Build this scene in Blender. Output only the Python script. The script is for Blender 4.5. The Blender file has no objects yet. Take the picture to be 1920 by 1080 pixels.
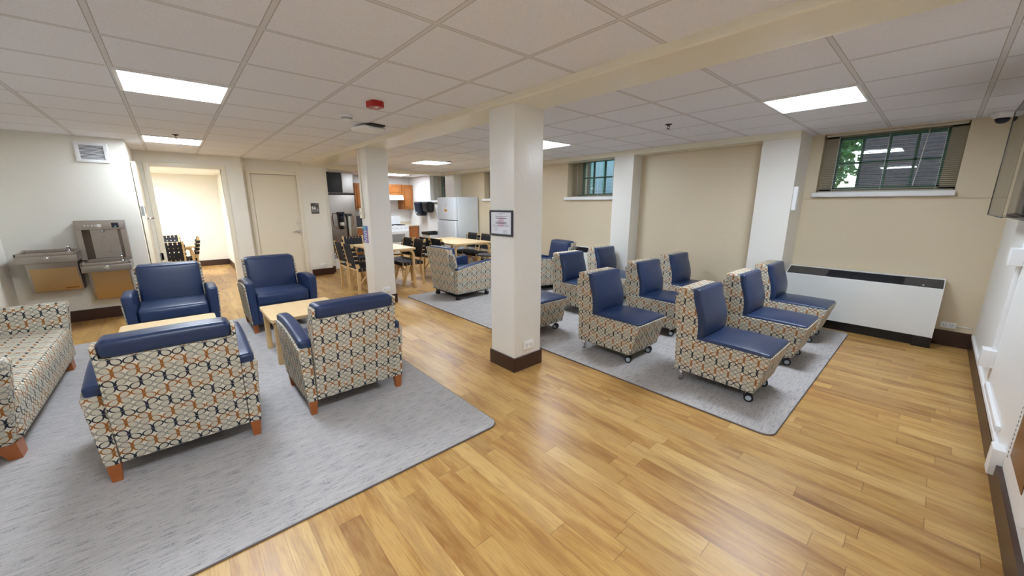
import bpy, bmesh, math, random
from mathutils import Vector, Matrix
random.seed(7)
S = bpy.context.scene
COL = S.collection
pi = math.pi
rad = math.radians

# ------------------------------------------------------------------ camera, world, exposure
HC = 1.48            # camera height
H = 2.31             # ceiling height
cd = bpy.data.cameras.new('camera'); cam = bpy.data.objects.new('camera', cd); COL.objects.link(cam)
cam.location = (0, 0, HC)
cam.rotation_euler = (rad(90 - 12.517), 0, rad(48.328))
cd.sensor_width = 36; cd.lens = 36 * 702.98 / 1920; cd.clip_start = 0.02
S.camera = cam
S.view_settings.view_transform = 'Standard'
S.view_settings.look = 'None'
S.view_settings.gamma = 1
S.view_settings.use_curve_mapping = False
S.view_settings.exposure = 1.78
S.cycles.use_denoising = True
S.cycles.max_bounces = 10
S.cycles.diffuse_bounces = 6
S.cycles.glossy_bounces = 4
S.cycles.transmission_bounces = 6
S.cycles.transparent_max_bounces = 12
S.cycles.sample_clamp_indirect = 8
S.cycles.caustics_reflective = False
S.cycles.caustics_refractive = False

LIGHT = 11.5          # strength of the ceiling panels
w = bpy.data.worlds.new('World'); S.world = w; w.use_nodes = True
wn = w.node_tree
sky = wn.nodes.new('ShaderNodeTexSky'); sky.sky_type = 'NISHITA'
sky.sun_elevation = rad(48); sky.sun_rotation = rad(20); sky.sun_disc = False; sky.sun_intensity = 0.4
bg = wn.nodes['Background']; bg.inputs['Strength'].default_value = 0.22
wn.links.new(sky.outputs[0], bg.inputs[0])


# ------------------------------------------------------------------ node helpers
def lin(c):
    return tuple(((v / 255) / 12.92 if v / 255 <= .04045 else ((v / 255 + .055) / 1.055) ** 2.4) for v in c)


class ND:
    def __init__(s, name):
        s.m = bpy.data.materials.new(name); s.m.use_nodes = True; s.t = s.m.node_tree
        s.b = s.t.nodes['Principled BSDF']; s.o = s.t.nodes['Material Output']

    def n(s, typ, **kw):
        x = s.t.nodes.new(typ)
        for k, v in kw.items(): setattr(x, k, v)
        return x

    def put(s, sock, v):
        if isinstance(v, bpy.types.NodeSocket): s.t.links.new(v, sock)
        elif v is not None:
            if sock.type == 'RGBA' and len(v) == 3: v = (*v, 1)
            sock.default_value = v

    def ma(s, op, a, b=None, c=None, clamp=False):
        x = s.n('ShaderNodeMath', operation=op); x.use_clamp = clamp
        s.put(x.inputs[0], a)
        if b is not None: s.put(x.inputs[1], b)
        if c is not None: s.put(x.inputs[2], c)
        return x.outputs[0]

    def mix(s, f, a, b, blend='MIX'):
        x = s.n('ShaderNodeMix', data_type='RGBA', blend_type=blend)
        s.put(x.inputs[0], f); s.put(x.inputs[6], a); s.put(x.inputs[7], b)
        return x.outputs[2]

    def sep(s, v):
        x = s.n('ShaderNodeSeparateXYZ'); s.put(x.inputs[0], v); return x.outputs

    def comb(s, a, b, c=0.0):
        x = s.n('ShaderNodeCombineXYZ'); s.put(x.inputs[0], a); s.put(x.inputs[1], b); s.put(x.inputs[2], c); return x.outputs[0]

    def pos(s): return s.n('ShaderNodeNewGeometry').outputs['Position']
    def obj(s): return s.n('ShaderNodeTexCoord').outputs['Object']
    def uv(s): return s.n('ShaderNodeTexCoord').outputs['UV']

    def noise(s, vec, scale, detail=3, rough=.5, dist=0.0):
        x = s.n('ShaderNodeTexNoise'); s.put(x.inputs['Vector'], vec); x.inputs['Scale'].default_value = scale
        x.inputs['Detail'].default_value = detail; x.inputs['Roughness'].default_value = rough
        x.inputs['Distortion'].default_value = dist
        return x.outputs['Fac']

    def ss(s, v, a, b):
        x = s.n('ShaderNodeMapRange', interpolation_type='SMOOTHSTEP')
        s.put(x.inputs[0], v); x.inputs[1].default_value = a; x.inputs[2].default_value = b
        return x.outputs[0]

    def ramp(s, v, stops):
        x = s.n('ShaderNodeValToRGB'); s.put(x.inputs[0], v); e = x.color_ramp.elements
        while len(e) < len(stops): e.new(.5)
        for k, (p, c) in enumerate(stops): e[k].position = p; e[k].color = (*c, 1)
        return x.outputs[0]

    def bump(s, hgt, strength=.2, dist=.002):
        x = s.n('ShaderNodeBump'); x.inputs['Strength'].default_value = strength; x.inputs['Distance'].default_value = dist
        s.put(x.inputs['Height'], hgt); s.put(s.b.inputs['Normal'], x.outputs[0])

    def fin(s, col=None, rough=.5, metal=0, spec=.5, coat=0):
        s.put(s.b.inputs['Base Color'], col); s.put(s.b.inputs['Roughness'], rough)
        s.b.inputs['Metallic'].default_value = metal; s.b.inputs['Specular IOR Level'].default_value = spec
        if coat: s.b.inputs['Coat Weight'].default_value = coat; s.b.inputs['Coat Roughness'].default_value = .15
        return s.m


def plain(name, rgb, rough=.5, metal=0, spec=.5, var=0.05, bump=0, bscale=200, coat=0):
    n = ND(name); c = lin(rgb)
    if var:
        f = n.noise(n.obj(), 6, 4)
        c2 = tuple(v * (1 - var) for v in c); c = tuple(min(1, v * (1 + var)) for v in c)
        col = n.mix(f, c2, c)
    else: col = c
    if bump: n.bump(n.noise(n.obj(), bscale, 3), bump, .002)
    return n.fin(col, rough, metal, spec, coat)


def wallmat(name, rgb, rough=.45, bump=.35, bscale=14):
    n = ND(name); c = lin(rgb); P = n.pos()
    f = n.noise(P, 1.3, 3)
    col = n.mix(f, tuple(v * .95 for v in c), tuple(min(1, v * 1.03) for v in c))
    hgt = n.ma('ADD', n.noise(P, bscale, 5, .6), n.ma('MULTIPLY', n.noise(P, 120, 2), .25))
    n.bump(hgt, bump, .006)
    return n.fin(col, rough, 0, .5)


def emis(name, rgb, st):
    n = ND(name); n.b.inputs['Base Color'].default_value = (.8, .8, .8, 1)
    n.b.inputs['Emission Color'].default_value = (*rgb, 1); n.b.inputs['Emission Strength'].default_value = st
    return n.m


# fabric with interlocking four-petal loops
def fabric():
    n = ND('loop_fabric'); u = n.sep(n.uv())
    U = n.ma('DIVIDE', u[0], .0935); V = n.ma('DIVIDE', u[1], .0755)
    i = n.ma('FLOOR', U); j = n.ma('FLOOR', V)
    x = n.ma('SUBTRACT', n.ma('SUBTRACT', U, i), .5); y = n.ma('SUBTRACT', n.ma('SUBTRACT', V, j), .5)
    X = n.ma('ABSOLUTE', x); Y = n.ma('ABSOLUTE', y)
    r2 = n.ma('ADD', n.ma('MULTIPLY', x, x), n.ma('MULTIPLY', y, y))
    A2 = 2 * .592 ** 2
    f = n.ma('SUBTRACT', n.ma('MULTIPLY', r2, r2), n.ma('MULTIPLY', n.ma('MULTIPLY', X, Y), A2))
    gx = n.ma('SUBTRACT', n.ma('MULTIPLY', n.ma('MULTIPLY', X, r2), 4), n.ma('MULTIPLY', Y, A2))
    gy = n.ma('SUBTRACT', n.ma('MULTIPLY', n.ma('MULTIPLY', Y, r2), 4), n.ma('MULTIPLY', X, A2))
    g = n.ma('SQRT', n.ma('ADD', n.ma('ADD', n.ma('MULTIPLY', gx, gx), n.ma('MULTIPLY', gy, gy)), .004))
    d = n.ma('DIVIDE', f, g)
    q = n.ma('SIGN', n.ma('MULTIPLY', x, y))
    par = n.ma('SUBTRACT', n.ma('MULTIPLY', n.ma('FLOORED_MODULO', n.ma('ADD', i, j), 2), 2), 1)
    main = n.ma('GREATER_THAN', n.ma('MULTIPLY', q, par), 0)
    row = n.ma('FLOORED_MODULO', j, 2)
    inner = n.ma('MULTIPLY', n.ss(r2, .24, .13), n.ss(n.ma('SUBTRACT', Y, X), -.02, .02))
    main = n.ma('MAXIMUM', main, inner)
    ang = n.ma('DIVIDE', Y, n.ma('ADD', n.ma('ADD', X, Y), .0001))
    tk = n.ma('ADD', .014, n.ma('MULTIPLY', n.ma('MAXIMUM', n.ss(ang, .3, .6), n.ss(r2, .03, .15)), .022))
    hue = n.mix(row, lin((158, 98, 40)), lin((36, 42, 56)))
    line = n.mix(main, lin((150, 147, 138)), hue)
    ring = n.ma('SUBTRACT', 1, n.ss(n.ma('SUBTRACT', n.ma('ABSOLUTE', n.ma('ADD', d, .014)), tk), -.006, .008))
    inside = n.ss(d, .01, -.01)
    base = n.mix(n.ma('LESS_THAN', d, 0), lin((224, 217, 198)), lin((203, 196, 177)))
    col = n.mix(ring, base, line)
    wv = n.noise(n.uv(), 900, 2)
    col = n.mix(n.ma('MULTIPLY', wv, .18), col, (.05, .045, .04))
    n.bump(wv, .15, .0006)
    return n.fin(col, .85, 0, .2)


def leather():
    n = ND('navy_leather'); P = n.obj()
    f = n.noise(P, 5, 3)
    col = n.mix(f, lin((30, 47, 82)), lin((40, 59, 96)))
    h = n.ma('ADD', n.noise(P, 260, 2), n.ma('MULTIPLY', n.noise(P, 9, 3), 2.0))
    n.bump(h, .12, .003)
    return n.fin(col, .34, 0, .5)


def floor_mat():
    n = ND('wood_plank_floor'); p = n.sep(n.pos())
    W_ = .1016; L_ = .92
    v = n.ma('DIVIDE', n.ma('SUBTRACT', p[1], .0715), W_); row = n.ma('FLOOR', v)
    wr = n.n('ShaderNodeTexWhiteNoise', noise_dimensions='1D'); n.put(wr.inputs['W'], row)
    u = n.ma('ADD', n.ma('DIVIDE', p[0], L_), n.ma('MULTIPLY', wr.outputs['Value'], 7.3)); colm = n.ma('FLOOR', u)
    wc = n.n('ShaderNodeTexWhiteNoise', noise_dimensions='2D'); n.put(wc.inputs['Vector'], n.comb(row, colm))
    idv = wc.outputs['Value']
    fv = n.ma('SUBTRACT', v, row); fu = n.ma('SUBTRACT', u, colm)
    # grain
    g1 = n.noise(n.comb(n.ma('ADD', n.ma('MULTIPLY', p[0], 2.3), n.ma('MULTIPLY', idv, 60)), n.ma('MULTIPLY', p[1], 14), n.ma('MULTIPLY', idv, 31)), 1.0, 6, .6, .35)
    g2 = n.noise(n.comb(n.ma('ADD', n.ma('MULTIPLY', p[0], 7), n.ma('MULTIPLY', idv, 90)), n.ma('MULTIPLY', p[1], 150), 0.0), 1.0, 3, .6)
    base = n.ramp(idv, [(0, lin((190, 146, 82))), (.2, lin((210, 170, 104))), (.42, lin((178, 130, 72))), (.6, lin((222, 184, 120))), (.74, lin((142, 98, 60))), (.86, lin((200, 156, 88))), (1, lin((160, 116, 66)))])
    dark = n.ramp(g1, [(.28, lin((112, 68, 28))), (.42, lin((172, 122, 60))), (.54, lin((214, 174, 104))), (1, lin((226, 192, 124)))])
    col = n.mix(.45, base, dark); col = n.mix(.05, col, (0.05, 0.04, 0.03))
    col = n.mix(n.ma('MULTIPLY', n.ss(g2, .45, .72), .34), col, lin((120, 72, 30)))
    seam = n.ma('MAXIMUM', n.ss(n.ma('ABSOLUTE', n.ma('SUBTRACT', fv, .5)), .487, .497), n.ss(n.ma('ABSOLUTE', n.ma('SUBTRACT', fu, .5)), .4975, .4995))
    col = n.mix(n.ma('MULTIPLY', seam, .6), col, lin((92, 56, 26)))
    n.bump(n.ma('SUBTRACT', n.ma('MULTIPLY', g1, .3), seam), .12, .001)
    return n.fin(col, n.ma('ADD', .27, n.ma('MULTIPLY', g1, .16)), 0, .45)


def rug_mat():
    n = ND('streaked_grey_carpet'); P = n.pos(); p = n.sep(P)
    wob = n.noise(P, 9, 2)
    xs = n.ma('ADD', n.ma('MULTIPLY', p[0], 165), n.ma('MULTIPLY', wob, 1.6))
    s1 = n.noise(n.comb(xs, n.ma('MULTIPLY', p[1], 11)), 1.0, 3, .65)
    s2 = n.noise(n.comb(n.ma('MULTIPLY', p[0], 30), n.ma('MULTIPLY', p[1], 4), 4.0), 1.0, 3, .6)
    s3 = n.noise(n.comb(n.ma('MULTIPLY', p[0], 260), n.ma('MULTIPLY', p[1], 90), 2.0), 1.0, 2, .6)
    col = n.mix(s2, lin((164, 160, 158)), lin((196, 192, 190)))
    m = n.ma('MULTIPLY', n.ss(s1, .50, .64), n.ss(s3, .35, .6))
    col = n.mix(n.ma('MULTIPLY', m, .8), col, lin((94, 97, 108)))
    col = n.mix(n.ma('MULTIPLY', n.ss(s3, .5, .8), .3), col, lin((214, 208, 200)))
    n.bump(s3, .5, .004)
    return n.fin(col, .95, 0, .1)


def ceil_mat(name, x0, y0, s):
    n = ND(name); P = n.pos(); p = n.sep(P)
    fx = n.ma('FLOORED_MODULO', n.ma('DIVIDE', n.ma('SUBTRACT', p[0], x0), s), 1)
    fy = n.ma('FLOORED_MODULO', n.ma('DIVIDE', n.ma('SUBTRACT', p[1], y0), s), 1)
    ax = n.ma('SUBTRACT', .5, n.ma('ABSOLUTE', n.ma('SUBTRACT', fx, .5)))
    ay = n.ma('SUBTRACT', .5, n.ma('ABSOLUTE', n.ma('SUBTRACT', fy, .5)))
    a = n.ma('MINIMUM', ax, ay)
    bar = n.ma('LESS_THAN', a, .0185)
    edge = n.ma('MULTIPLY', n.ma('GREATER_THAN', a, .0185), n.ma('LESS_THAN', a, .0245))
    sp = n.noise(P, 160, 3, .7)
    tile = n.mix(n.ss(sp, .35, .75), lin((228, 229, 236)), lin((240, 241, 248)))
    col = n.mix(bar, tile, lin((216, 216, 220)))
    col = n.mix(edge, col, lin((172, 164, 160)))
    n.bump(n.ma('SUBTRACT', n.ma('MULTIPLY', sp, .4), n.ma('MULTIPLY', edge, 1.0)), .25, .003)
    return n.fin(col, .8, 0, .25)


def brick_mat():
    n = ND('red_brick'); p = n.sep(n.pos())
    b = n.n('ShaderNodeTexBrick'); n.put(b.inputs['Vector'], n.comb(n.ma('ADD', p[0], p[1]), p[2]))
    b.inputs['Scale'].default_value = 1; b.inputs['Brick Width'].default_value = .17; b.inputs['Row Height'].default_value = .06
    b.inputs['Mortar Size'].default_value = .008
    b.inputs['Color1'].default_value = (*lin((92, 66, 62)), 1); b.inputs['Color2'].default_value = (*lin((74, 56, 56)), 1)
    b.inputs['Mortar'].default_value = (*lin((100, 86, 84)), 1)
    return n.fin(b.outputs['Color'], .9)


def oak(name, c1, c2, rough=.4, sc=(2.5, 40, 40)):
    n = ND(name); p = n.sep(n.obj())
    g = n.noise(n.comb(n.ma('MULTIPLY', p[0], sc[0]), n.ma('MULTIPLY', p[1], sc[1]), n.ma('MULTIPLY', p[2], sc[2])), 1, 4, .6, .6)
    return n.fin(n.mix(g, lin(c1), lin(c2)), rough, 0, .45)


def steel(name, rgb, rough=.3):
    n = ND(name); p = n.sep(n.obj())
    g = n.noise(n.comb(n.ma('MULTIPLY', p[0], 4), n.ma('MULTIPLY', p[1], 4), n.ma('MULTIPLY', p[2], 260)), 1, 2)
    n.bump(g, .08, .001)
    return n.fin(n.mix(g, tuple(v * .85 for v in lin(rgb)), lin(rgb)), rough, 1, .5)


def glass_mat(name, tint=(.85, .93, .9), refl=1.0):
    n = ND(name); t = n.n('ShaderNodeBsdfTransparent'); t.inputs[0].default_value = (*tint, 1)
    g = n.n('ShaderNodeBsdfGlossy'); g.inputs['Roughness'].default_value = .02
    fr = n.n('ShaderNodeFresnel'); fr.inputs[0].default_value = 1.5
    mx = n.n('ShaderNodeMixShader'); n.t.links.new(n.ma('MULTIPLY', fr.outputs[0], refl, clamp=True), mx.inputs[0])
    n.t.links.new(t.outputs[0], mx.inputs[1]); n.t.links.new(g.outputs[0], mx.inputs[2]); n.t.links.new(mx.outputs[0], n.o.inputs[0])
    return n.m


FAB = fabric(); LEA = leather(); FLOOR = floor_mat(); RUG = rug_mat()
CEIL1 = ceil_mat('ceiling_tile_lounge', -2.933, -.1536, .6058)
CEIL2 = ceil_mat('ceiling_tile_window_side', .0911, 3.117, .614)
CREAM = wallmat('cream_wall_paint', (233, 230, 220), .5, .12, 6)
CREAMG = wallmat('gloss_cream_wall_paint', (230, 227, 220), .28, .42, 16)
WHITEW = wallmat('white_wall_paint', (238, 238, 236), .4, .3, 10)
BEAM = wallmat('beam_paint', (233, 227, 208), .3, .4, 14)
TAN = wallmat('tan_wall_paint', (217, 202, 174), .4, .45, 11)
BASE = plain('brown_vinyl_baseboard', (62, 40, 32), .35, var=.15)
TRIM = plain('cream_gloss_trim', (232, 226, 208), .3, var=.02)
DOORP = plain('cream_door_paint', (230, 222, 202), .4, var=.03)
WHITE = plain('white_plastic', (236, 237, 238), .35, var=.02)
OFFW = plain('off_white_enamel', (226, 228, 226), .3, var=.02)
FRIDGE = plain('white_fridge_enamel', (216, 224, 232), .3, var=.02, bump=.1, bscale=300)
BLACK = plain('black_plastic', (18, 18, 20), .4, var=.1)
NAVYB = plain('dark_navy_plastic', (22, 28, 44), .3, var=.1)
DGREY = plain('dark_grey_plastic', (58, 58, 62), .4, var=.1)
MGREY = plain('mid_grey_metal', (128, 128, 130), .4, var=.1)
CHROME = plain('chrome', (225, 225, 228), .12, 1, var=0)
STEEL = steel('brushed_stainless', (176, 168, 160), .3)
BRONZE = steel('bronze_tone_panel', (200, 170, 124), .4)
FOOT = oak('orange_stained_wood', (150, 82, 40), (176, 104, 56), .35)
BEECH = oak('pale_beech', (214, 178, 122), (232, 200, 148), .4)
BIRCH = oak('birch_table_top', (226, 190, 138), (240, 212, 166), .35, (2, 25, 25))
CABW = oak('honey_oak_cabinet', (146, 86, 36), (182, 116, 56), .35, (30, 30, 3))
CABD = oak('honey_oak_recess', (120, 60, 18), (150, 80, 28), .4, (30, 30, 3))
WEB = plain('black_webbing', (22, 23, 30), .7, var=.2)
RED = plain('red_plastic', (170, 12, 22), .35, var=.05)
PAPER = plain('white_paper', (228, 230, 238), .5, var=.02)
PINK = plain('pink_seal', (224, 196, 214), .5, var=.02)
INK = plain('grey_ink', (92, 92, 104), .6, var=0)
TEAL = plain('teal_print', (60, 150, 175), .4, var=.1)
BLUEP = plain('blue_print', (48, 84, 160), .4, var=.2)
PURP = plain('purple_print', (120, 84, 160), .4, var=.2)
YEL = plain('yellow_print', (200, 160, 70), .5, var=.3)
LAM = emis('lit_panel_diffuser', (.85, .95, 1.07), LIGHT)
GREEN = plain('green_window_paint', (66, 116, 98), .5, var=.1)
BLIND = plain('pale_blind_slat', (206, 200, 184), .45, var=.03)
GLASS = glass_mat('window_glass', (.86, .94, .92), 1.6)
ACRYL = glass_mat('clear_acrylic', (.96, .96, .97), .8)
SCREEN = plain('black_screen', (8, 9, 14), .1, var=0)
BRICK = brick_mat()
GRASS = plain('ground_grass', (70, 96, 50), .9, var=.3)
LEAF = plain('tree_leaves', (98, 156, 74), .6, var=.4)
BARK = plain('tree_bark', (84, 70, 56), .9, var=.3)
GASKET = plain('black_gasket', (40, 42, 48), .6, var=0)
BURN = plain('black_iron_grate', (30, 30, 32), .5, var=.1)
FILTER = plain('clear_grey_filter_tube', (196, 196, 188), .25, var=.1)
BLANKW = plain('laminate_counter', (214, 200, 176), .35, var=.1)
COPPER = plain('copper_tube', (150, 96, 66), .35, 1, var=0)


# ------------------------------------------------------------------ mesh helpers
def uvf(ax, x, y, z):
    return (y, z) if ax == 0 else ((x, z) if ax == 1 else (y, x))


class MB:
    def __init__(s): s.v = []; s.f = []; s.uv = []; s.sm = []

    def face(s, idx, uv=None, sm=False):
        s.f.append(tuple(idx)); s.uv.append(uv); s.sm.append(sm)

    def box(s, x0, x1, y0, y1, z0, z1, r=0, m=3, n=1, crown=(0, 0, 0), xf=None, uvo=(0, 0)):
        """box with rounded edges r, n extra cuts, faces pushed out by crown, then shaped by xf"""
        c = ((x0 + x1) / 2, (y0 + y1) / 2, (z0 + z1) / 2); h = ((x1 - x0) / 2, (y1 - y0) / 2, (z1 - z0) / 2)
        r = min(r, min(h) * .999)

        def lst(hh):
            if r > 0:
                e = [r * math.tan(k * pi / 4 / m) for k in range(m + 1)]
                hi = [hh - r + q for q in e]; lo = [-q for q in reversed(hi)]
                mid = [(-(hh - r) + 2 * (hh - r) * k / n) for k in range(1, n)] if hh - r > 1e-4 else []
                return lo + mid + (hi if hh - r > 1e-6 else hi[1:])
            return [-hh + 2 * hh * k / n for k in range(n + 1)]
        L = [lst(q) for q in h]
        for ax in range(3):
            a, b = [k for k in range(3) if k != ax]
            for sg in (-1, 1):
                base = len(s.v); na, nb = len(L[a]), len(L[b])
                for ia in L[a]:
                    for ib in L[b]:
                        p = [0, 0, 0]; p[ax] = sg * h[ax]; p[a] = ia; p[b] = ib
                        if r > 0:
                            q = [max(-(h[k] - r), min(h[k] - r, p[k])) for k in range(3)]
                            d = [p[k] - q[k] for k in range(3)]; ln = math.sqrt(sum(t * t for t in d))
                            if ln > 1e-9: p = [q[k] + d[k] / ln * r for k in range(3)]
                        un = [p[k] / h[k] if h[k] else 0 for k in range(3)]
                        o = list(p)
                        for k in range(3):
                            if crown[k]:
                                k1, k2 = [t for t in range(3) if t != k]
                                o[k] += (un[k]) * crown[k] * max(0, 1 - abs(un[k1]) ** 2.5) * max(0, 1 - abs(un[k2]) ** 2.5)
                        P = [o[k] + c[k] for k in range(3)]
                        if xf: P = list(xf(*P))
                        s.v.append(tuple(P))
                for i in range(na - 1):
                    for j in range(nb - 1):
                        q = [base + i * nb + j, base + (i + 1) * nb + j, base + (i + 1) * nb + j + 1, base + i * nb + j + 1]
                        if (sg > 0) == (ax == 1): q.reverse()
                        uv = []
                        for t in q:
                            uu = uvf(ax, *s.v[t]); uv.append((uu[0] + uvo[0], uu[1] + uvo[1]))
                        s.face(q, uv, r > 0)
        return s

    def cyl(s, p0, p1, r0, r1=None, n=16, caps=True, sm=True):
        r1 = r0 if r1 is None else r1
        a = Vector(p0); b = Vector(p1); d = (b - a).normalized()
        t = d.orthogonal().normalized(); u = d.cross(t)
        base = len(s.v)
        for k in range(n):
            an = 2 * pi * k / n; e = t * math.cos(an) + u * math.sin(an)
            s.v.append(tuple(a + e * r0)); s.v.append(tuple(b + e * r1))
        for k in range(n):
            i = base + 2 * k; j = base + 2 * ((k + 1) % n)
            s.face([i, j, j + 1, i + 1], None, sm)
        if caps:
            s.face([base + 2 * k for k in reversed(range(n))]); s.face([base + 2 * k + 1 for k in range(n)])
        return s

    def tube(s, pts, r, n=8, sm=True, ry=None):
        pts = [Vector(p) for p in pts]; base = len(s.v)
        ref = None
        for k, p in enumerate(pts):
            d = (pts[min(k + 1, len(pts) - 1)] - pts[max(k - 1, 0)]).normalized()
            if ref is None: ref = d.orthogonal().normalized()
            ref = (ref - d * ref.dot(d)).normalized(); u = d.cross(ref)
            for q in range(n):
                an = 2 * pi * q / n
                s.v.append(tuple(p + ref * math.cos(an) * r + u * math.sin(an) * (ry or r)))
        for k in range(len(pts) - 1):
            for q in range(n):
                a = base + k * n + q; b = base + k * n + (q + 1) % n
                s.face([a, b, b + n, a + n], None, sm)
        s.face([base + q for q in reversed(range(n))]); e = base + (len(pts) - 1) * n
        s.face([e + q for q in range(n)])
        return s

    def bar(s, p0, p1, wv, w0, tv, t0, w1=None, t1=None):
        """straight bar from p0 to p1, section given by directions wv/tv and half sizes"""
        w1 = w0 if w1 is None else w1; t1 = t0 if t1 is None else t1
        a = Vector(p0); b = Vector(p1); W = Vector(wv).normalized(); T = Vector(tv).normalized(); base = len(s.v)
        for p, ww, tt in ((a, w0, t0), (b, w1, t1)):
            for x, y in ((-1, -1), (1, -1), (1, 1), (-1, 1)): s.v.append(tuple(p + W * ww * x + T * tt * y))
        for k in range(4):
            s.face([base + k, base + (k + 1) % 4, base + 4 + (k + 1) % 4, base + 4 + k])
        s.face([base + 3, base + 2, base + 1, base]); s.face([base + 4, base + 5, base + 6, base + 7])
        return s

    def prism(s, poly, ax, a, b, sm=False):
        """poly: 2D points in the two other axes (in xyz order)"""
        base = len(s.v); n = len(poly)
        for q in (a, b):
            for p in poly:
                t = list(p); t.insert(ax, q); s.v.append(tuple(t))
        for k in range(n):
            i, j = base + k, base + (k + 1) % n; s.face([i, j, j + n, i + n], None, sm)
        s.face([base + k for k in reversed(range(n))]); s.face([base + n + k for k in range(n)])
        return s

    def lathe(s, prof, c=(0, 0, 0), n=24):
        base = len(s.v)
        for r, z in prof:
            for k in range(n):
                an = 2 * pi * k / n; s.v.append((c[0] + r * math.cos(an), c[1] + r * math.sin(an), c[2] + z))
        for i in range(len(prof) - 1):
            for k in range(n):
                a = base + i * n + k; b = base + i * n + (k + 1) % n
                s.face([a, b, b + n, a + n], None, True)
        s.face([base + k for k in reversed(range(n))]); e = base + (len(prof) - 1) * n; s.face([e + k for k in range(n)])
        return s

    def build(s, name, mat, parent=None):
        me = bpy.data.meshes.new(name); bm = bmesh.new()
        vs = [bm.verts.new(p) for p in s.v]; ul = bm.loops.layers.uv.new('UVMap')
        for f, uv, sm in zip(s.f, s.uv, s.sm):
            try: F = bm.faces.new([vs[i] for i in f])
            except ValueError: continue
            F.smooth = sm
            if uv:
                for l, q in zip(F.loops, uv): l[ul].uv = q
        bmesh.ops.remove_doubles(bm, verts=bm.verts, dist=2e-5)
        bmesh.ops.recalc_face_normals(bm, faces=bm.faces)
        bm.to_mesh(me); bm.free()
        me.materials.append(mat)
        o = bpy.data.objects.new(name, me); COL.objects.link(o)
        if parent: o.parent = parent
        return o


def tag(o, label=None, cat=None, group=None, kind=None):
    if label: o['label'] = label
    if cat: o['category'] = cat
    if group: o['group'] = group
    if kind: o['kind'] = kind
    return o


def empty(name, loc, rz=0, label=None, cat=None, group=None):
    o = bpy.data.objects.new(name, None); COL.objects.link(o); o.empty_display_size = .1
    o.location = loc; o.rotation_euler = (0, 0, rz)
    return tag(o, label, cat, group)


def struct(name, mb, mat, parent=None):
    o = mb.build(name, mat, parent)
    if not parent: o['kind'] = 'structure'
    return o


def kids(o): return [c for c in bpy.data.objects if c.parent == o]


def dup(root, loc, rz, label, group=None):
    r = root.copy(); COL.objects.link(r); r.location = loc; r.rotation_euler = (0, 0, rz)
    r['label'] = label
    if group: r['group'] = group
    for ch in kids(root):
        c = ch.copy(); COL.objects.link(c); c.parent = r
        for g in kids(ch):
            d = g.copy(); COL.objects.link(d); d.parent = c
    return r


# ------------------------------------------------------------------ setting
struct('floor', MB().box(-12.4, .6, -2.6, 6.4, -.1, 0), FLOOR)
struct('ceiling_left', MB().box(-8.75, .6, -1.65, 2.09, H, H + .08), CEIL1)
struct('ceiling_right', MB().box(-9.0, .6, 2.42, 6.45, H, H + .08), CEIL2)
struct('ceiling_kitchen', MB().box(-11.6, -9.0, 2.3, 6.0, H, H + .08), plain('kitchen_ceiling', (232, 230, 228), .7))
struct('ceiling_back_room', MB().box(-12.1, -8.62, -2.6, 1.1, 2.17, 2.25), plain('back_room_ceiling', (240, 238, 232), .7))
struct('ceiling_beam', MB().box(-8.8, .5, 2.07, 2.44, 2.255, H + .09, .012), BEAM)

# right wall (very close to the camera)
struct('wall_right', MB().box(.43, .58, -1.7, 6.2, 0, H + .05), WHITEW)
struct('baseboard_right', MB().box(.410, .43, -1.53, 6.03, 0, .13), BASE)
# wall at left of the lounge
struct('wall_left', MB().box(-7.4, .6, -1.68, -1.53, 0, H + .05), CREAM)
struct('baseboard_left', MB().box(-7.22, .42, -1.53, -1.515, 0, .14), BASE)
# fountain wall with its return
struct('wall_fountain', MB().box(-7.45, -7.22, -1.7, -.33, 0, H + .05).box(-8.6, -7.45, -.48, -.33, 0, H + .05), CREAM)
struct('baseboard_fountain', MB().box(-7.22, -7.205, -1.515, -.325, 0, .145), BASE)
# wall with doorway to the back room
struct('wall_doorway', MB().box(-8.66, -8.5, -.34, -.17, 0, H + .05).box(-8.66, -8.5, -.17, .75, 2.09, H + .05)
       .box(-8.66, -8.5, .75, 1.06, 0, H + .05), CREAM)
struct('wall_restroom', MB().box(-8.85, -8.66, 1.0, 1.17, 0, H + .05).box(-8.85, -8.66, 1.17, 1.96, 2.05, H + .05)
       .box(-8.85, -8.66, 1.96, 2.46, 0, H + .05).box(-9.05, -8.85, 2.4, 2.575, 0, H + .05), CREAM)
struct('baseboard_restroom', MB().box(-8.66, -8.645, 2.05, 2.465, 0, .14).box(-8.85, -8.645, 2.46, 2.475, 0, .14).box(-8.85, -8.835, 2.475, 2.575, 0, .14), BASE)
# door frames
def frame(name, X, y0, y1, zt, wd, pr):
    m = MB()
    m.box(X - .17, X + pr, y0 - wd, y0, 0, zt + wd, .004).box(X - .17, X + pr, y1, y1 + wd, 0, zt + wd, .004).box(X - .17, X + pr, y0, y1, zt, zt + wd, .004)
    return struct(name, m, TRIM)
frame('trim_1', -8.5, -.165, .745, 2.08, .07, .015)
frame('trim_2', -8.66, 1.18, 1.95, 2.05, .065, .015)
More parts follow.
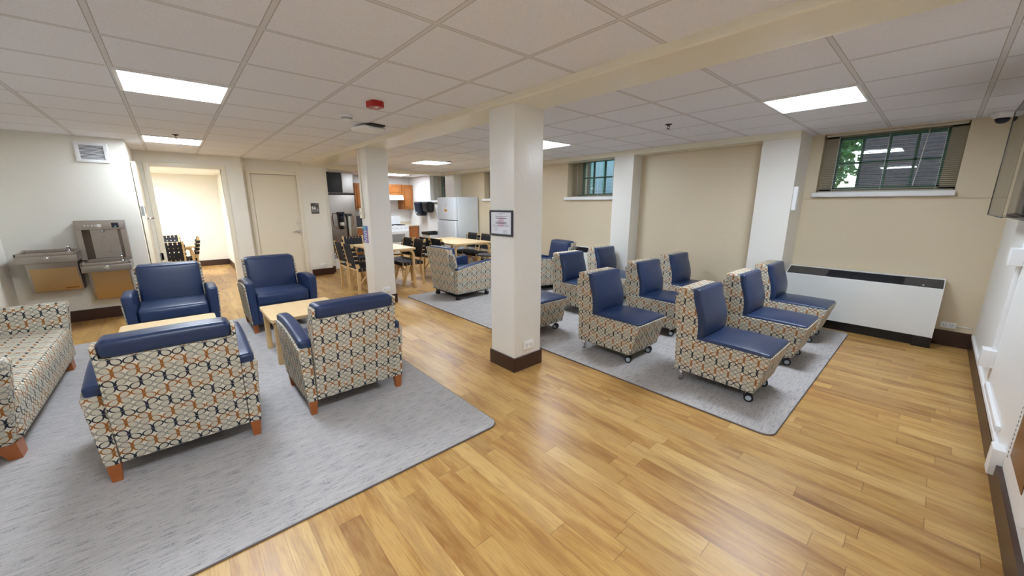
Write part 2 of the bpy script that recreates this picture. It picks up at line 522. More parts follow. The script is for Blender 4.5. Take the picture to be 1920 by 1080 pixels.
# closed restroom door
dr = struct('door_2', MB().box(-8.73, -8.685, 1.18, 1.95, .01, 2.05, .003), DOORP)
m = MB(); m.lathe([(.001, 0), (.024, 0), (.026, .006), (.02, .01), (.001, .012)])
hd = MB().cyl((-8.685, 1.88, .95), (-8.63, 1.88, .95), .011).tube([(-8.632, 1.885, .95), (-8.63, 1.84, .952), (-8.632, 1.79, .945), (-8.635, 1.765, .94)], .009).cyl((-8.686, 1.88, .95), (-8.677, 1.88, .95), .03)
hd.build('door_handle', CHROME, dr)
MB().cyl((-8.686, 1.885, 1.10), (-8.672, 1.885, 1.10), .02).cyl((-8.672, 1.885, 1.10), (-8.666, 1.885, 1.10), .012).build('deadbolt', CHROME, dr)
# open door leaf beside the fountain wall
d1 = struct('door_1', MB().box(-8.42, -7.46, -.322, -.277, .01, 2.06, .003), DOORP)
MB().cyl((-7.57, -.277, 1.29), (-7.57, -.21, 1.29), .011).tube([(-7.57, -.212, 1.29), (-7.62, -.205, 1.292), (-7.68, -.207, 1.285)], .01).cyl((-7.57, -.278, 1.29), (-7.57, -.268, 1.29), .03).build('door_handle', CHROME, d1)
MB().box(-7.461, -7.456, -.315, -.285, 1.33, 1.46, .001).box(-7.60, -7.50, -.278, -.270, 1.36, 1.46, .003).build('lock_plate', MGREY, d1)
MB().box(-8.5, -8.485, -.235, -.20, .58, .70, .002).cyl((-8.48, -.235, .58), (-8.48, -.235, .70), .008).build('hinge', MGREY, d1)

# back room
struct('wall_back_room', MB().box(-12.05, -11.9, -2.6, 1.1, 0, 2.2).box(-11.95, -8.66, .93, 1.0, 0, 2.2).box(-11.95, -8.5, -2.7, -2.6, 0, 2.2).box(-8.62, -8.5, -2.6, -.34, 0, 2.2), CREAM)
struct('baseboard_back_room', MB().box(-11.9, -11.885, -2.6, .93, 0, .14).box(-11.885, -8.68, .915, .93, 0, .14), BASE)
# kitchen
struct('wall_kitchen', MB().box(-11.55, -11.4, 2.3, 5.95, 0, H + .05), WHITEW)
struct('wall_kitchen_side', MB().box(-11.4, -9.05, 2.38, 2.5, 0, H + .05), WHITEW)
struct('trim_3', MB().box(-9.07, -8.87, 2.5, 5.73, 2.225, H + .02), BEAM)     # header over the kitchen opening
struct('trim_4', MB().box(-9.2, -9.0, 2.46, 2.66, 2.2, 2.3), TRIM)

# window wall: right bay wall at Y 6.03, other bays at 5.73, pilasters to 5.50
def wall_with_hole(name, X0, X1, Y0, Y1, holes, mat, ztop=H + .05):
    m = MB(); x = X0
    for (a, b, z0, z1) in sorted(holes):
        m.box(x, a, Y0, Y1, 0, ztop); m.box(a, b, Y0, Y1, 0, z0); m.box(a, b, Y0, Y1, z1, ztop); x = b
    m.box(x, X1, Y0, Y1, 0, ztop)
    return struct(name, m, mat)
W1 = (-1.085, .052, 1.625, 2.30); W2 = (-4.84, -3.62, 1.62, 2.32); W3 = (-7.44, -6.3, 1.62, 2.32); W4 = (-10.03, -8.98, 1.60, 2.32)
wall_with_hole('wall_window_right', -1.25, .5, 6.03, 6.33, [W1], TAN, H)
wall_with_hole('wall_window_mid', -8.5, -1.55, 5.73, 6.33, [W2, W3], TAN)
wall_with_hole('wall_window_kitchen', -11.5, -8.5, 5.73, 6.33, [W4], WHITEW)
struct('wall_pilaster_right', MB().box(-1.585, -1.205, 5.50, 6.2, 0, 2.24).box(-1.585, -1.205, 5.8, 6.2, 2.24, H + .02), CREAMG)
struct('wall_pilaster_mid', MB().box(-3.66, -3.31, 5.48, 5.8, 0, 2.24), CREAMG)
struct('wall_pilaster_left', MB().box(-8.83, -8.42, 5.50, 5.8, 0, 2.24), CREAMG)
struct('ceiling_soffit', MB().box(-8.9, -1.205, 5.47, 5.80, 2.238, H + .02), BEAM)
struct('baseboard_window', MB().box(-1.205, .415, 6.013, 6.03, 0, .165).box(-1.205, -1.188, 5.5, 6.02, 0, .14).box(-1.6, -1.188, 5.483, 5.5, 0, .14)
       .box(-3.31, -1.585, 5.713, 5.73, 0, .14).box(-3.67, -3.3, 5.453, 5.47, 0, .14).box(-8.4, -3.66, 5.713, 5.73, 0, .14)
       .box(-10.8, -8.83, 5.713, 5.73, 0, .14), BASE)
struct('trim_5', MB().box(-1.205, .43, 6.016, 6.03, 1.548, 1.562, .002), TAN)   # painted pipe line under the window

# free-standing columns with their brown base
def column(name, x0, x1, y0, y1):
    struct('wall_' + name, MB().box(x0, x1, y0, y1, 0, 2.27, .012), CREAMG)
    struct('baseboard_' + name, MB().box(x0 - .012, x1 + .012, y0 - .012, y1 + .012, 0, .135, .006), BASE)
column('column_near', -2.66, -2.335, 2.105, 2.44)
column('column_far', -5.75, -5.43, 2.11, 2.43)

# windows
def window(idx, W, Yg, ncol, nrow, blind=True, sillx=.03, Ys=5.73, lab='plain', twisted=False):
    x0, x1, z0, z1 = W
    wi = struct('window_%d' % idx, MB().box(x0 + .0, x1 - .0, Yg - .03, Yg + .03, z0, z0 + .045, .003).box(x0, x0 + .12, Yg - .03, Yg + .03, z0, z1)
                .box(x1 - .12, x1, Yg - .03, Yg + .03, z0, z1).box(x0, x1, Yg - .03, Yg + .03, z1 - .03, z1), plain('window_surround_%d' % idx, (178, 168, 144), .5))
    gx0, gx1, gz0, gz1 = x0 + .12, x1 - .12, z0 + .045, z1 - .03
    g = MB()
    g.box(gx0, gx0 + .022, Yg - .01, Yg + .04, gz0, gz1).box(gx1 - .022, gx1, Yg - .01, Yg + .04, gz0, gz1).box(gx0, gx1, Yg - .01, Yg + .04, gz1 - .03, gz1).box(gx0, gx1, Yg - .01, Yg + .04, gz0, gz0 + .018)
    for k in range(1, ncol):
        xx = gx0 + (gx1 - gx0) * k / ncol; g.box(xx - .011, xx + .011, Yg - .005, Yg + .035, gz0, gz1)
    for k in range(1, nrow):
        zz = gz0 + (gz1 - gz0) * k / nrow; g.box(gx0, gx1, Yg - .005, Yg + .035, zz - .011, zz + .011)
    g.build('window_muntin', GREEN, wi)
    MB().box(gx0, gx1, Yg + .008, Yg + .014, gz0, gz1).build('window_pane', GLASS, wi)
    s = MB().box(x0 - sillx, x1 + sillx - .02, Ys - .07, Yg - .03, z0 - .055, z0 + .002, .012)
    s.build('window_sill', WHITE if idx < 4 else OFFW, wi)
    if blind:
        Yb = Ys + (.055 if idx == 1 else .13)
        bl = empty('window_blind', ((x0 + x1) / 2, Yb, z0), 0, 'open slatted blind hanging in the ' + lab, 'blind')
        hw = (x1 - x0) / 2 - .012; zt = z1 - z0
        MB().box(-hw, hw, -.016, .016, zt - .024, zt - .002, .003).build('headrail', BLIND, bl)
        sl = MB(); k = 0; zz = .02
        while zz < zt - .05:
            sl.v += []
            sl.bar((-hw, 0, zz), (hw, 0, zz), (0, 1, .12), .0125, (0, 0, 1), .0005); zz += .0205
        sl.build('slats', BLIND, bl)
        MB().box(-hw, hw, -.013, .013, .004, .014, .002).build('bottom_rail', BLIND, bl)
        for q in (-hw + .13, 0, hw - .13): MB().box(q - .0015, q + .0015, -.014, -.012, .01, zt - .03).build('cord', WHITE, bl)
        MB().tube([(hw - .26, -.03, zt - .05), (hw - .30, -.03, .06)], .004, 6).build('wand', WHITE, bl)
    return wi
window(1, W1, 6.22, 4, 2, lab='window above the long white heater at right', Ys=6.03)
window(2, W2, 6.05, 4, 2, lab='window between the two white columns', Ys=5.73)
window(3, W3, 6.05, 4, 2, lab='window nearest the white fridge', Ys=5.73)
window(4, W4, 6.05, 4, 2, lab='kitchen window left of the white fridge', Ys=5.73)

# outside: brick buildings, ground, tree
bd = empty('brick_building', (2.0, 9.6, 1.361), 0, 'dark red brick building outside the window at right', 'building')
MB().box(-3.12, 4, 0, 2, 0, 6).build('wall', BRICK, bd)
for k, (xx, zz) in enumerate(((-.2, .9), (1.6, .9))):
    f = MB().box(xx - .5, xx + .5, -.05, .05, zz, zz + 1.5).build('window_frame', GREEN, bd)
    MB().box(xx - .42, xx + .42, -.06, -.052, zz + .08, zz + 1.42).build('pane', SCREEN, f)
b2 = empty('brick_building', (-8.5, 10.5, 1.361), 0, 'brick building wing with green framed window seen through the far windows', 'building')
MB().box(-6, 2.6, 0, 2, 0, 6).build('wall', BRICK, b2)
for k, xx in enumerate((-3.6, 1.15)):
    f = MB().box(xx - .5, xx + .5, -.05, .05, .3, 2.0).build('window_frame', plain('pale_green_frame', (120, 170, 150), .5), b2)
    MB().box(xx - .42, xx - .03, -.06, -.052, .38, 1.92).box(xx + .03, xx + .42, -.06, -.052, .38, 1.92).build('pane', plain('pale_pane', (150, 170, 175), .2), f)
tag(MB().box(-16, 8, 6.36, 20, 1.28, 1.36).build('grass_lawn', GRASS), 'green ground outside the basement windows', 'grass', kind='stuff')
def tree(x, y, hh, R_, lab, n=900):
    t = empty('leafy_tree', (x, y, 1.36), 0, lab, 'tree')
    MB().tube([(0, 0, 0), (.05, 0, .8), (0, .05, 1.6), (.1, 0, hh)], .09).tube([(0, 0, .5), (-.3, -.2, 1.2), (-.5, -.2, 1.7)], .03).build('trunk', BARK, t)
    m = MB()
    for k in range(n):
        a = random.random() * 2 * pi; b = math.acos(2 * random.random() - 1); rr = R_ * (.4 + .6 * random.random())
        c = Vector((rr * math.sin(b) * math.cos(a), rr * math.sin(b) * math.sin(a) * .8, hh * .78 + rr * 1.05 * math.cos(b)))
        d = Vector((random.gauss(0, 1), random.gauss(0, 1), random.gauss(0, 1))).normalized(); e = d.orthogonal().normalized()
        L = .10
        i = len(m.v); m.v += [tuple(c - d * L), tuple(c + e * L * .5), tuple(c + d * L), tuple(c - e * L * .5)]; m.face([i, i + 1, i + 2, i + 3])
    m.build('foliage', LEAF, t)
tree(-2.62, 12.0, 2.2, 1.45, 'leafy green tree beside the brick building outside the right window', 6000)
tree(-4.3, 15.6, 2.6, 1.4, 'leafy green tree in the gap between the two brick buildings', 2000)

# ------------------------------------------------------------------ ceiling things
def panel(cx, cy, s, lab, z=H, up=True):
    o = empty('ceiling_light', (cx, cy, z), 0, lab, 'ceiling light', 'flat ceiling light panels')
    h = s / 2
    MB().box(-h, h, -h, -h + .02, -.012, 0).box(-h, h, h - .02, h, -.012, 0).box(-h, -h + .02, -h + .02, h - .02, -.012, 0).box(h - .02, h, -h + .02, h - .02, -.012, 0).build('frame', WHITE, o)
    MB().box(-h + .02, h - .02, -h + .02, h - .02, -.009, -.004).build('diffuser', LAM, o)
g1x = lambda k: -2.933 + .6058 * (k + .5); g1y = lambda k: -.1536 + .6058 * (k + .5)
g2x = lambda k: .0911 - .614 * (k + .5); g2y = lambda k: 3.117 + .614 * (k + .5)
panel(g1x(-2), g1y(0), .60, 'bright square ceiling panel nearest, above the navy armchairs at left')
panel(g1x(-7), g1y(0), .60, 'bright ceiling panel in front of the doorway to the back room')
panel(g1x(3), g1y(0), .60, 'ceiling panel overhead, above the viewer')
panel(g2x(1), g2y(1), .605, 'bright ceiling panel at right, above the armless chairs')
panel(g2x(6), g2y(1), .605, 'bright ceiling panel half hidden by the near white column')
panel(g2x(11), g2y(1), .605, 'bright ceiling panel above the dining tables')
panel(-10.35, 4.85, .6, 'ceiling panel over the kitchen')
panel(-10.3, -.9, 1.0, 'ceiling panel inside the back room', z=2.17)

al = empty('fire_alarm', (-3.26, 1.385, H), rad(8), 'small red fire alarm box on the ceiling', 'alarm')
MB().prism([(-.065, -.03), (-.045, -.055), (.045, -.055), (.065, -.03), (.065, .03), (.045, .055), (-.045, .055), (-.065, .03)], 2, -.045, 0).build('housing', RED, al)
t = MB()
for k in range(5): t.box(-.02 + k * .013, -.011 + k * .013, -.012, .004, -.0465, -.045)
for k in range(3): t.box(-.008 + k * .013, .001 + k * .013, .01, .02, -.0465, -.045)
t.build('white_lettering', WHITE, al)
sd = empty('smoke_detector', (-3.90, 1.37, H), 0, 'round white smoke detector left of the black mounted device', 'detector')
MB().lathe([(.062, 0), (.062, -.014), (.05, -.022), (.05, -.04), (.035, -.048)]).build('housing', WHITE, sd)
MB().lathe([(.0515, -.026), (.0515, -.030)]).lathe([(.0505, -.035), (.0505, -.038)]).build('vent_slot', BLACK, sd)
ap = empty('wireless_access_point', (-4.25, 1.71, H), rad(10), 'flat white ceiling device on a black bracket', 'access point')
MB().box(-.13, .13, -.13, .13, -.055, -.018, .017).build('housing', WHITE, ap)
MB().box(-.05, .17, -.07, .10, -.018, 0, .003).build('bracket', BLACK, ap)
MB().lathe([(.004, -.057), (.004, -.0555)], (-.06, -.08, 0), 8).build('indicator', plain('pale_lamp', (240, 250, 255), .3), ap)

def sprinkler(x, y, lab, mat=CHROME):
    s = empty('sprinkler_head', (x, y, H), 0, lab, 'sprinkler', 'ceiling sprinklers')
    MB().lathe([(.036, 0), (.036, -.004), (.014, -.008), (.010, -.02)]).build('escutcheon', mat, s)
    MB().tube([(-.012, 0, -.018), (-.014, 0, -.03), (0, 0, -.045)], .003, 6).tube([(.012, 0, -.018), (.014, 0, -.03), (0, 0, -.045)], .003, 6).lathe([(.018, -.045), (.018, -.048)], n=12).build('deflector', mat, s)
DK = plain('dull_bronze', (70, 60, 56), .4, .8, var=0)
sprinkler(-2.07, 4.06, 'dark sprinkler head on the ceiling over the armless chairs', DK)
sprinkler(-6.32, .17, 'sprinkler head in front of the farther left ceiling panel', DK)
sprinkler(-6.62, 4.24, 'sprinkler head beside the ceiling panel above the dining tables', DK)

cmr = empty('security_camera', (.235, 5.86, H), 0, 'white dome security camera on the ceiling at the top right', 'camera')
MB().lathe([(.085, 0), (.085, -.02), (.06, -.045), (.05, -.05)]).build('housing', WHITE, cmr)
MB().lathe([(.048, -.05), (.046, -.068), (.036, -.085), (.018, -.096), (.002, -.098)]).build('dome', NAVYB, cmr)

# ------------------------------------------------------------------ rugs
def rug(x0, x1, y0, y1, lab):
    r = empty('area_rug', ((x0 + x1) / 2, (y0 + y1) / 2, 0), 0, lab, 'rug')
    hx, hy = (x1 - x0) / 2, (y1 - y0) / 2; c = .07
    pts = []
    for (sx, sy, a0) in ((1, 1, 0), (-1, 1, 90), (-1, -1, 180), (1, -1, 270)):
        for k in range(5):
            a = rad(a0 + 22.5 * k); pts.append((sx * (hx - c) + c * math.cos(a), sy * (hy - c) + c * math.sin(a)))
    MB().prism(pts, 2, 0, .011).build('pile', RUG, r)
    MB().tube([(p[0], p[1], .0055) for p in pts + pts[:1]], .0055, 6).build('bound_edge', plain('grey_binding', (112, 104, 102), .8), r)
rug(-5.95, -1.795, -1.5, 1.475, 'streaked grey rug under the sofa and padded armchairs')
rug(-5.65, -.495, 2.70, 5.72, 'streaked grey rug under the rows of armless chairs')
RZ = .011

# ------------------------------------------------------------------ seating
def armchair(name, label, cat, casters=False, group=None, lean=.17, T0=.557, T1=.065, back_h=.82):
    t = empty(name, (0, 0, 0), 0, label, cat, group)
    zb = .105
    T = (lambda x: T0 + T1 * math.sin(pi * max(0, min(1, (x + .34) / 1.0)))) if not casters else (lambda x: .50 + .10 * max(0, min(1, (x + .34) / .6)) ** .8)
    for sg in (1, -1):
        def fl(x, y, z):      # outer faces flare outward toward the top
            k = (z - zb) / .5
            return (x, y + sg * .030 * k * max(0, (abs(y) - .29)) / .07, zb + (z - zb) * (T(x) - zb) / .5)
        a = MB().box(-.335, .36, *(sorted((sg * .280, sg * .345))), zb, .605, .022, n=8, xf=fl).build('arm', LEA, t)
        def fp(x, y, z):
            k = (z - zb) / .455
            return (x, y + sg * .030 * k * max(0, (abs(y) - .29)) / .07, zb + (z - zb) * (T(x) - (.022 if casters else .05) - zb) / .455)
        MB().box(-.347, .338, *(sorted((sg * .292, sg * .352))), zb, .56, .006, n=8, xf=fp, uvo=(.02, .01)).build('arm_panel', FAB, a)

    def ln(x, y, z):
        return (x - lean * max(0, z - .12), y, z)
    MB().box(-.345, -.20, -.289, .289, zb, .725, .008, n=6, xf=ln).box(-.347, -.31, -.284, .284, .60, .815 if casters else .7, .008, n=2, xf=ln).box(-.345, -.235, .266, .289, .45, .80, .01, n=5, xf=ln).box(-.345, -.235, -.289, -.266, .45, .80, .01, n=5, xf=ln).build('back_shell', FAB, t)
    b = MB().box(-.30, -.165, -.268, .268, .36, back_h - .005, .03, n=6, crown=(.014, 0, .0), xf=ln)
    if not casters: b.box(-.352, -.19, -.268, .268, .722, back_h, .035, n=6, crown=(0, 0, .006), xf=ln)
    else: b.box(-.325, -.19, -.268, .268, .70, back_h, .035, n=6, crown=(0, 0, .006), xf=ln)
    b.build('backrest', LEA, t)
    MB().box(-.20, .345, -.277, .277, .325, .455, .028, n=6, crown=(.012, 0, .016)).build('seat_cushion', LEA, t)
    MB().box(-.22, .325, -.283, .283, zb, .335, .01).build('seat_rail', LEA, t)
    if casters:
        MB().box(-.32, .32, -.30, .30, .075, .108, .01).build('base_frame', BLACK, t)
        for (x, y) in ((-.30, -.29), (-.30, .29), (.28, -.29), (.28, .29)):
            caster(x, y, t, BLACK)
    else:
        for (x, y) in ((-.315, .32), (-.315, -.32), (.285, .32), (.285, -.32)):
            MB().bar((x, y, 0), (x, y, .107), (1, 0, 0), .02, (0, 1, 0), .02, .028, .028).build('foot', FOOT, t)
    return t


def caster(x, y, t, hub=CHROME, rz=.3):
    c = MB().cyl((x, y, .055), (x, y, .085), .010).box(x - .012, x + .012, y - .008, y + .008, .03, .062, .003).build('caster', hub, t)
    dx, dy = math.cos(rz), math.sin(rz)
    for s_ in (-1, 1):
        cx, cy = x + .012 - dy * .016 * s_, y + dx * .016 * s_
        e = Vector((-dy, dx, 0)) * .010
        MB().cyl(tuple(Vector((cx, cy, .032)) - e), tuple(Vector((cx, cy, .032)) + e), .032, n=20).build('wheel', BLACK, c)
        MB().cyl(tuple(Vector((cx, cy, .032)) - e * 1.08), tuple(Vector((cx, cy, .032)) + e * 1.08), .02, n=16).build('hub', hub if hub is not CHROME else plain('pale_hub', (178, 190, 200), .3), c)
    return c


AC = 'club armchairs around the low tables'
ac = armchair('club_armchair', 'navy leather armchair in front of the drinking fountains, facing the viewer', 'armchair', group=AC)
ac.location = (-5.40, -.117, RZ)
dup(ac, (-5.40, .862, RZ), 0, 'navy leather armchair in front of the closed restroom door, facing the viewer')
dup(ac, (-3.075, -.108, RZ), pi, 'armchair seen from behind nearest the sofa, patterned back and navy roll')
dup(ac, (-3.09, .878, RZ), pi, 'armchair seen from behind at the rug edge nearest the column, patterned back')

# sofa: long patterned seat, faces +Y; local x = world X
so = empty('patterned_sofa', (-4.27, -1.18, RZ), 0, 'long sofa covered all over in loop pattern fabric, at the left edge', 'sofa')
MB().box(-.86, .86, -.24, .335, .10, .395, .045, n=10, crown=(0, .008, .012)).build('seat', FAB, so)
MB().box(-.88, .88, -.32, -.16, .10, .80, .04, n=10, xf=lambda x, y, z: (x, y - .04 * max(0, z - .4), z)).build('backrest', FAB, so)
for sg in (-1, 1):
    def sa(x, y, z): return (x + sg * .01 * (z - .1) / .5, y + max(0, y) * .20 * (z - .1) / .5, z)
    MB().box(*sorted((sg * .79, sg * .905)), -.32, .305, .10, .62, .03, n=8, xf=sa, uvo=(.03, .02)).build('arm', FAB, so)
for x in (-.80, .82):
    MB().bar((x + (.03 if x > 0 else -.03) * 0, .285, 0), (x, .26, .105), (1, 0, 0), .05, (0, 1, 0), .026, .065, .045).build('foot', FOOT, so)
    MB().bar((x, -.27, 0), (x, -.26, .105), (1, 0, 0), .05, (0, 1, 0), .026, .065, .04).build('foot', FOOT, so)

# armless chairs on casters; local origin = rear bottom centre, +x = forward
GA = 'armless lounge chairs in rows'
def armless(label):
    t = empty('armless_chair', (0, 0, 0), 0, label, 'chair', GA)
    def bx(x, y, z): return (x + (z - .09) / .31 * .085 * max(0, x) / .6 - .012 * (z - .09) / .31 * (1 if x < .1 else 0), y, z - .012 * x)
    MB().box(0, .60, -.255, .255, .10, .405, .014, n=6, xf=bx).build('base', FAB, t)
    def bk(x, y, z):
        q = max(0, min(1, (z - .38) / .42))
        return (x - .055 * q + .028 * math.sin(pi * min(1, q * 1.15 + .08)) * (1 if x > .08 else 0), y, z)
    MB().box(.02, .155, -.252, .252, .385, .805, .022, n=8, xf=bk, uvo=(.01, .02)).box(-.008, .03, -.25, .25, .36, .735, .012, n=6, xf=bk).build('back_shell', FAB, t)
    MB().box(.125, .195, -.246, .246, .405, .806, .022, n=10, crown=(.034, 0, 0), xf=bk).build('back_cushion', LEA, t)
    MB().box(.15, .676, -.249, .249, .36, .422, .018, n=8, crown=(0, 0, .028), xf=lambda x, y, z: (x, y, z - .010 * x)).build('seat_cushion', LEA, t)
    MB().box(.06, .55, -.19, .19, .08, .105, .004).build('underframe', BLACK, t)
    for y in (-.205, .205): MB().cyl((.045, y, 0), (.045, y, .11), .016).build('leg', CHROME, t)
    for y in (-.185, .185): caster(.545, y, t, BLACK if False else CHROME)
    return t
a0 = armless('armless patterned chair nearest the viewer, front corner of the rug')
a0.location = (-1.315, 3.285, RZ)
spots = [(-1.30, 4.30, 0, 'armless chair directly behind the nearest one, middle of the front row'),
         (-1.305, 5.20, 0, 'armless chair in the front row closest to the long white heater'),
         (-2.32, 3.245, .0, 'armless chair right of the near column, second row, with creased navy back'),
         (-2.40, 4.27, .0, 'second row chair, the middle one behind the creased navy back chair'),
         (-2.46, 5.21, .0, 'second row chair against the tan wall between the white columns'),
         (-3.45, 3.10, .0, 'armless chair mostly hidden by the near column, only its seat showing'),
         (-3.56, 4.22, .0, 'third row chair in front of the reclining navy armchair'),
         (-3.64, 5.14, .0, 'third row chair beside the middle white column near the small heater')]
for x, y, rz, lab in spots: dup(a0, (x, y, RZ), rz, lab)

# two reclining lounge armchairs on casters
la = armchair('lounge_armchair', 'patterned lounge armchair on casters seen from behind, left of the near column', 'armchair', True, 'wide lounge armchairs on casters', lean=.20, back_h=.83)
la.location = (-5.15, 3.46, RZ); la.rotation_euler = (0, 0, rad(92))
dup(la, (-4.66, 4.95, RZ), rad(-103), 'navy lounge armchair by the tan wall, facing the viewer behind the rows')
tb = empty('swivel_tablet', (-4.99, 3.88, RZ), 0, 'small dark oval writing tablet on a swivel arm of the lounge armchair', 'tablet')
MB().lathe([(.16, .635), (.165, .642), (.165, .652), (.16, .658)], n=32).build('top', DGREY, tb)
MB().tube([(.17, -.02, .48), (.175, 0, .56), (.13, 0, .62), (0, 0, .635)], .014).build('arm', BLACK, tb)
for k, (dx, dy) in enumerate(((.05, .02), (-.05, .03))): pass

# low tables
def low_table(x, y, lab, grp='low birch tables between the armchairs'):
    t = empty('low_table', (x, y, RZ), 0, lab, 'coffee table', grp)
    pts = []
    for (sx, sy, a_) in ((1, 1, 0), (-1, 1, 90), (-1, -1, 180), (1, -1, 270)):
        for k in range(4):
            a = rad(a_ + 30 * k); pts.append((sx * .285 + .035 * math.cos(a), sy * .285 + .035 * math.sin(a)))
    MB().prism(pts, 2, .415, .445).build('tabletop', BIRCH, t)
    for sx in (-1, 1):
        for sy in (-1, 1):
            l = MB().box(*sorted((sx * .245, sx * .30)), *sorted((sy * .255, sy * .30)), 0, .40, .006)
            l.bar((sx * .27, sy * .278, .385), (sx * .15, sy * .278, .40), (0, 1, 0), .022, (0, 0, 1), .015)
            l.build('leg', BEECH, t)
    MB().box(-.26, .26, -.20, -.18, .36, .415).box(-.26, .26, .18, .20, .36, .415).build('apron', DGREY, t)
low_table(-4.235, -.15, 'low birch table half hidden behind the nearest patterned armchair')
low_table(-4.19, .85, 'low birch table with thick legs visible left of the rug-edge armchair')

# ------------------------------------------------------------------ dining chairs and tables
def dining_chair(label, group):
    t = empty('webbed_dining_chair', (0, 0, 0), 0, label, 'chair', group)
    for s_ in (-1, 1):
        y = s_ * .195
        m = MB().bar((-.19, y, 0), (-.175, y, .43), (1, 0, 0), .020, (0, 1, 0), .013, .030, .013)
        m.bar((-.175, y, .43), (-.255, y, .85), (1, 0, 0), .028, (0, 1, 0), .013, .016, .013)
        m.build('rear_leg', BEECH, t)
        MB().bar((.235, y, 0), (.10, y, .40), (1, 0, 0), .018, (0, 1, 0), .013, .034, .013).build('front_leg', BEECH, t)
    MB().box(-.19, .22, -.208, -.182, .40, .435, .003).box(-.19, .22, .182, .208, .40, .435, .003).box(.19, .215, -.19, .19, .40, .43).box(-.19, -.165, -.19, .19, .40, .43)\
        .bar((.02, -.19, .40), (-.17, -.19, .16), (1, 0, 0), .01, (0, 1, 0), .008).bar((.02, .19, .40), (-.17, .19, .16), (1, 0, 0), .01, (0, 1, 0), .008)\
        .bar((.10, -.19, .33), (.10, .19, .24), (1, 0, 0), .008, (0, 0, 1), .008).bar((.10, .19, .33), (.10, -.19, .24), (1, 0, 0), .008, (0, 0, 1), .008).build('seat_frame', BEECH, t)
    sw = MB()
    for k in range(6):
        y = -.165 + k * .066; sw.box(-.20, .232, y - .025, y + .025, .424 + .003 * (k % 2), .442 + .003 * (k % 2), .003)
        sw.box(.214, .234, y - .025, y + .025, .385, .44, .002)
    for k in range(6):
        x = -.155 + k * .066; sw.box(x - .025, x + .025, -.222, .222, .428, .4445, .003)
        sw.box(x - .025, x + .025, -.222, -.208, .39, .44, .002).box(x - .025, x + .025, .208, .222, .39, .44, .002)
    sw.build('seat_webbing', WEB, t)
    def bl(x, y, z): return (x - .19 * (z - .43), y, z)
    bw = MB()
    for k in range(4):
        z = .545 + k * .072; bw.box(-.188, -.164, -.222, .222, z - .026, z + .026, .003, xf=bl)
        bw.box(-.208, -.140, -.219, -.209, z - .026, z + .026, .003, xf=bl).box(-.208, -.140, .209, .219, z - .026, z + .026, .003, xf=bl)
    for k in range(6):
        y = -.155 + k * .062; bw.box(-.193, -.159, y - .024, y + .024, .50, .835, .003, n=1, xf=bl)
    bw.build('back_webbing', WEB, t)
    MB().box(-.185, -.165, -.19, .19, .80, .825, .003, xf=bl).box(-.185, -.165, -.19, .19, .505, .53, .003, xf=bl).build('back_rail', BEECH, t)
    return t


def dining_table(x0, x1, y0, y1, lab, inner=.0):
    cx, cy = (x0 + x1) / 2, (y0 + y1) / 2; hx, hy = (x1 - x0) / 2, (y1 - y0) / 2
    t = empty('dining_table', (cx, cy, 0), 0, lab, 'table', 'birch dining tables')
    pts = []
    for (sx, sy, a_) in ((1, 1, 0), (-1, 1, 90), (-1, -1, 180), (1, -1, 270)):
        for k in range(4):
            a = rad(a_ + 30 * k); pts.append((sx * (hx - .05) + .05 * math.cos(a), sy * (hy - .05) + .05 * math.sin(a)))
    MB().prism(pts, 2, .705, .735).build('tabletop', BIRCH, t)
    for sx in (-1, 1):
        for sy in (-1, 1):
            X_, Y_ = sx * (hx - .05), sy * (hy - .045)
            MB().tube([(X_, Y_, 0), (X_, Y_, .60), (X_ , Y_ - sy * .012, .655), (X_, Y_ - sy * .045, .69), (X_, Y_ - sy * .10, .70), (X_, Y_ - sy * .24, .70)], .028, 4, False).build('leg', BEECH, t)
    return t
dining_table(-7.44, -6.12, 2.50, 3.17, 'birch dining table behind the far white column')
dining_table(-7.66, -6.13, 3.98, 4.90, 'birch dining table beside the white fridge')
DC = 'black webbed chairs around the dining tables'
c0 = dining_chair('webbed chair left of the far column, nearer the column, back to the viewer', DC)
c0.location = (-6.49, 2.36, 0); c0.rotation_euler = (0, 0, pi / 2)
hp = pi / 2
for x, y, rz, lab in [(-6.945, 2.36, hp, 'leftmost webbed chair with its back to the viewer, in front of the steel ice machine'),
                      (-7.82, 2.74, 0, 'webbed chair at the far end of the first dining table, partly behind the column'),
                      (-6.60, 3.24, -hp, 'webbed chair right of the far column, its seat facing the viewer'),
                      (-7.06, 3.24, -hp, 'webbed chair just showing past the right side of the far column'),
                      (-6.885, 4.00, hp, 'webbed chair in front of the white bin, left of the two at the second table'),
                      (-6.43, 4.00, hp, 'webbed chair at the near corner of the second dining table'),
                      (-7.30, 5.04 - .02, -hp, 'webbed chair at the far side of the second table, in front of the fridge'),
                      (-6.78, 5.02, -hp, 'webbed chair at the far side of the second table, beside the near column')]:
    dup(c0, (x, y, 0), rz, lab)
BR = 'black webbed chairs in the back room'
dining_table(-10.35, -9.06, -.75, .23, 'birch table in the back room')
dup(c0, (-9.15, -.13, 0), pi, 'webbed chair in the back room with its back to the doorway', BR)
dup(c0, (-9.95, .07, 0), -hp, 'webbed chair in the back room seen from its side, right of the table', BR)
dup(c0, (-10.75, -.16, 0), 0, 'webbed chair in the back room at the far end of the table', BR)

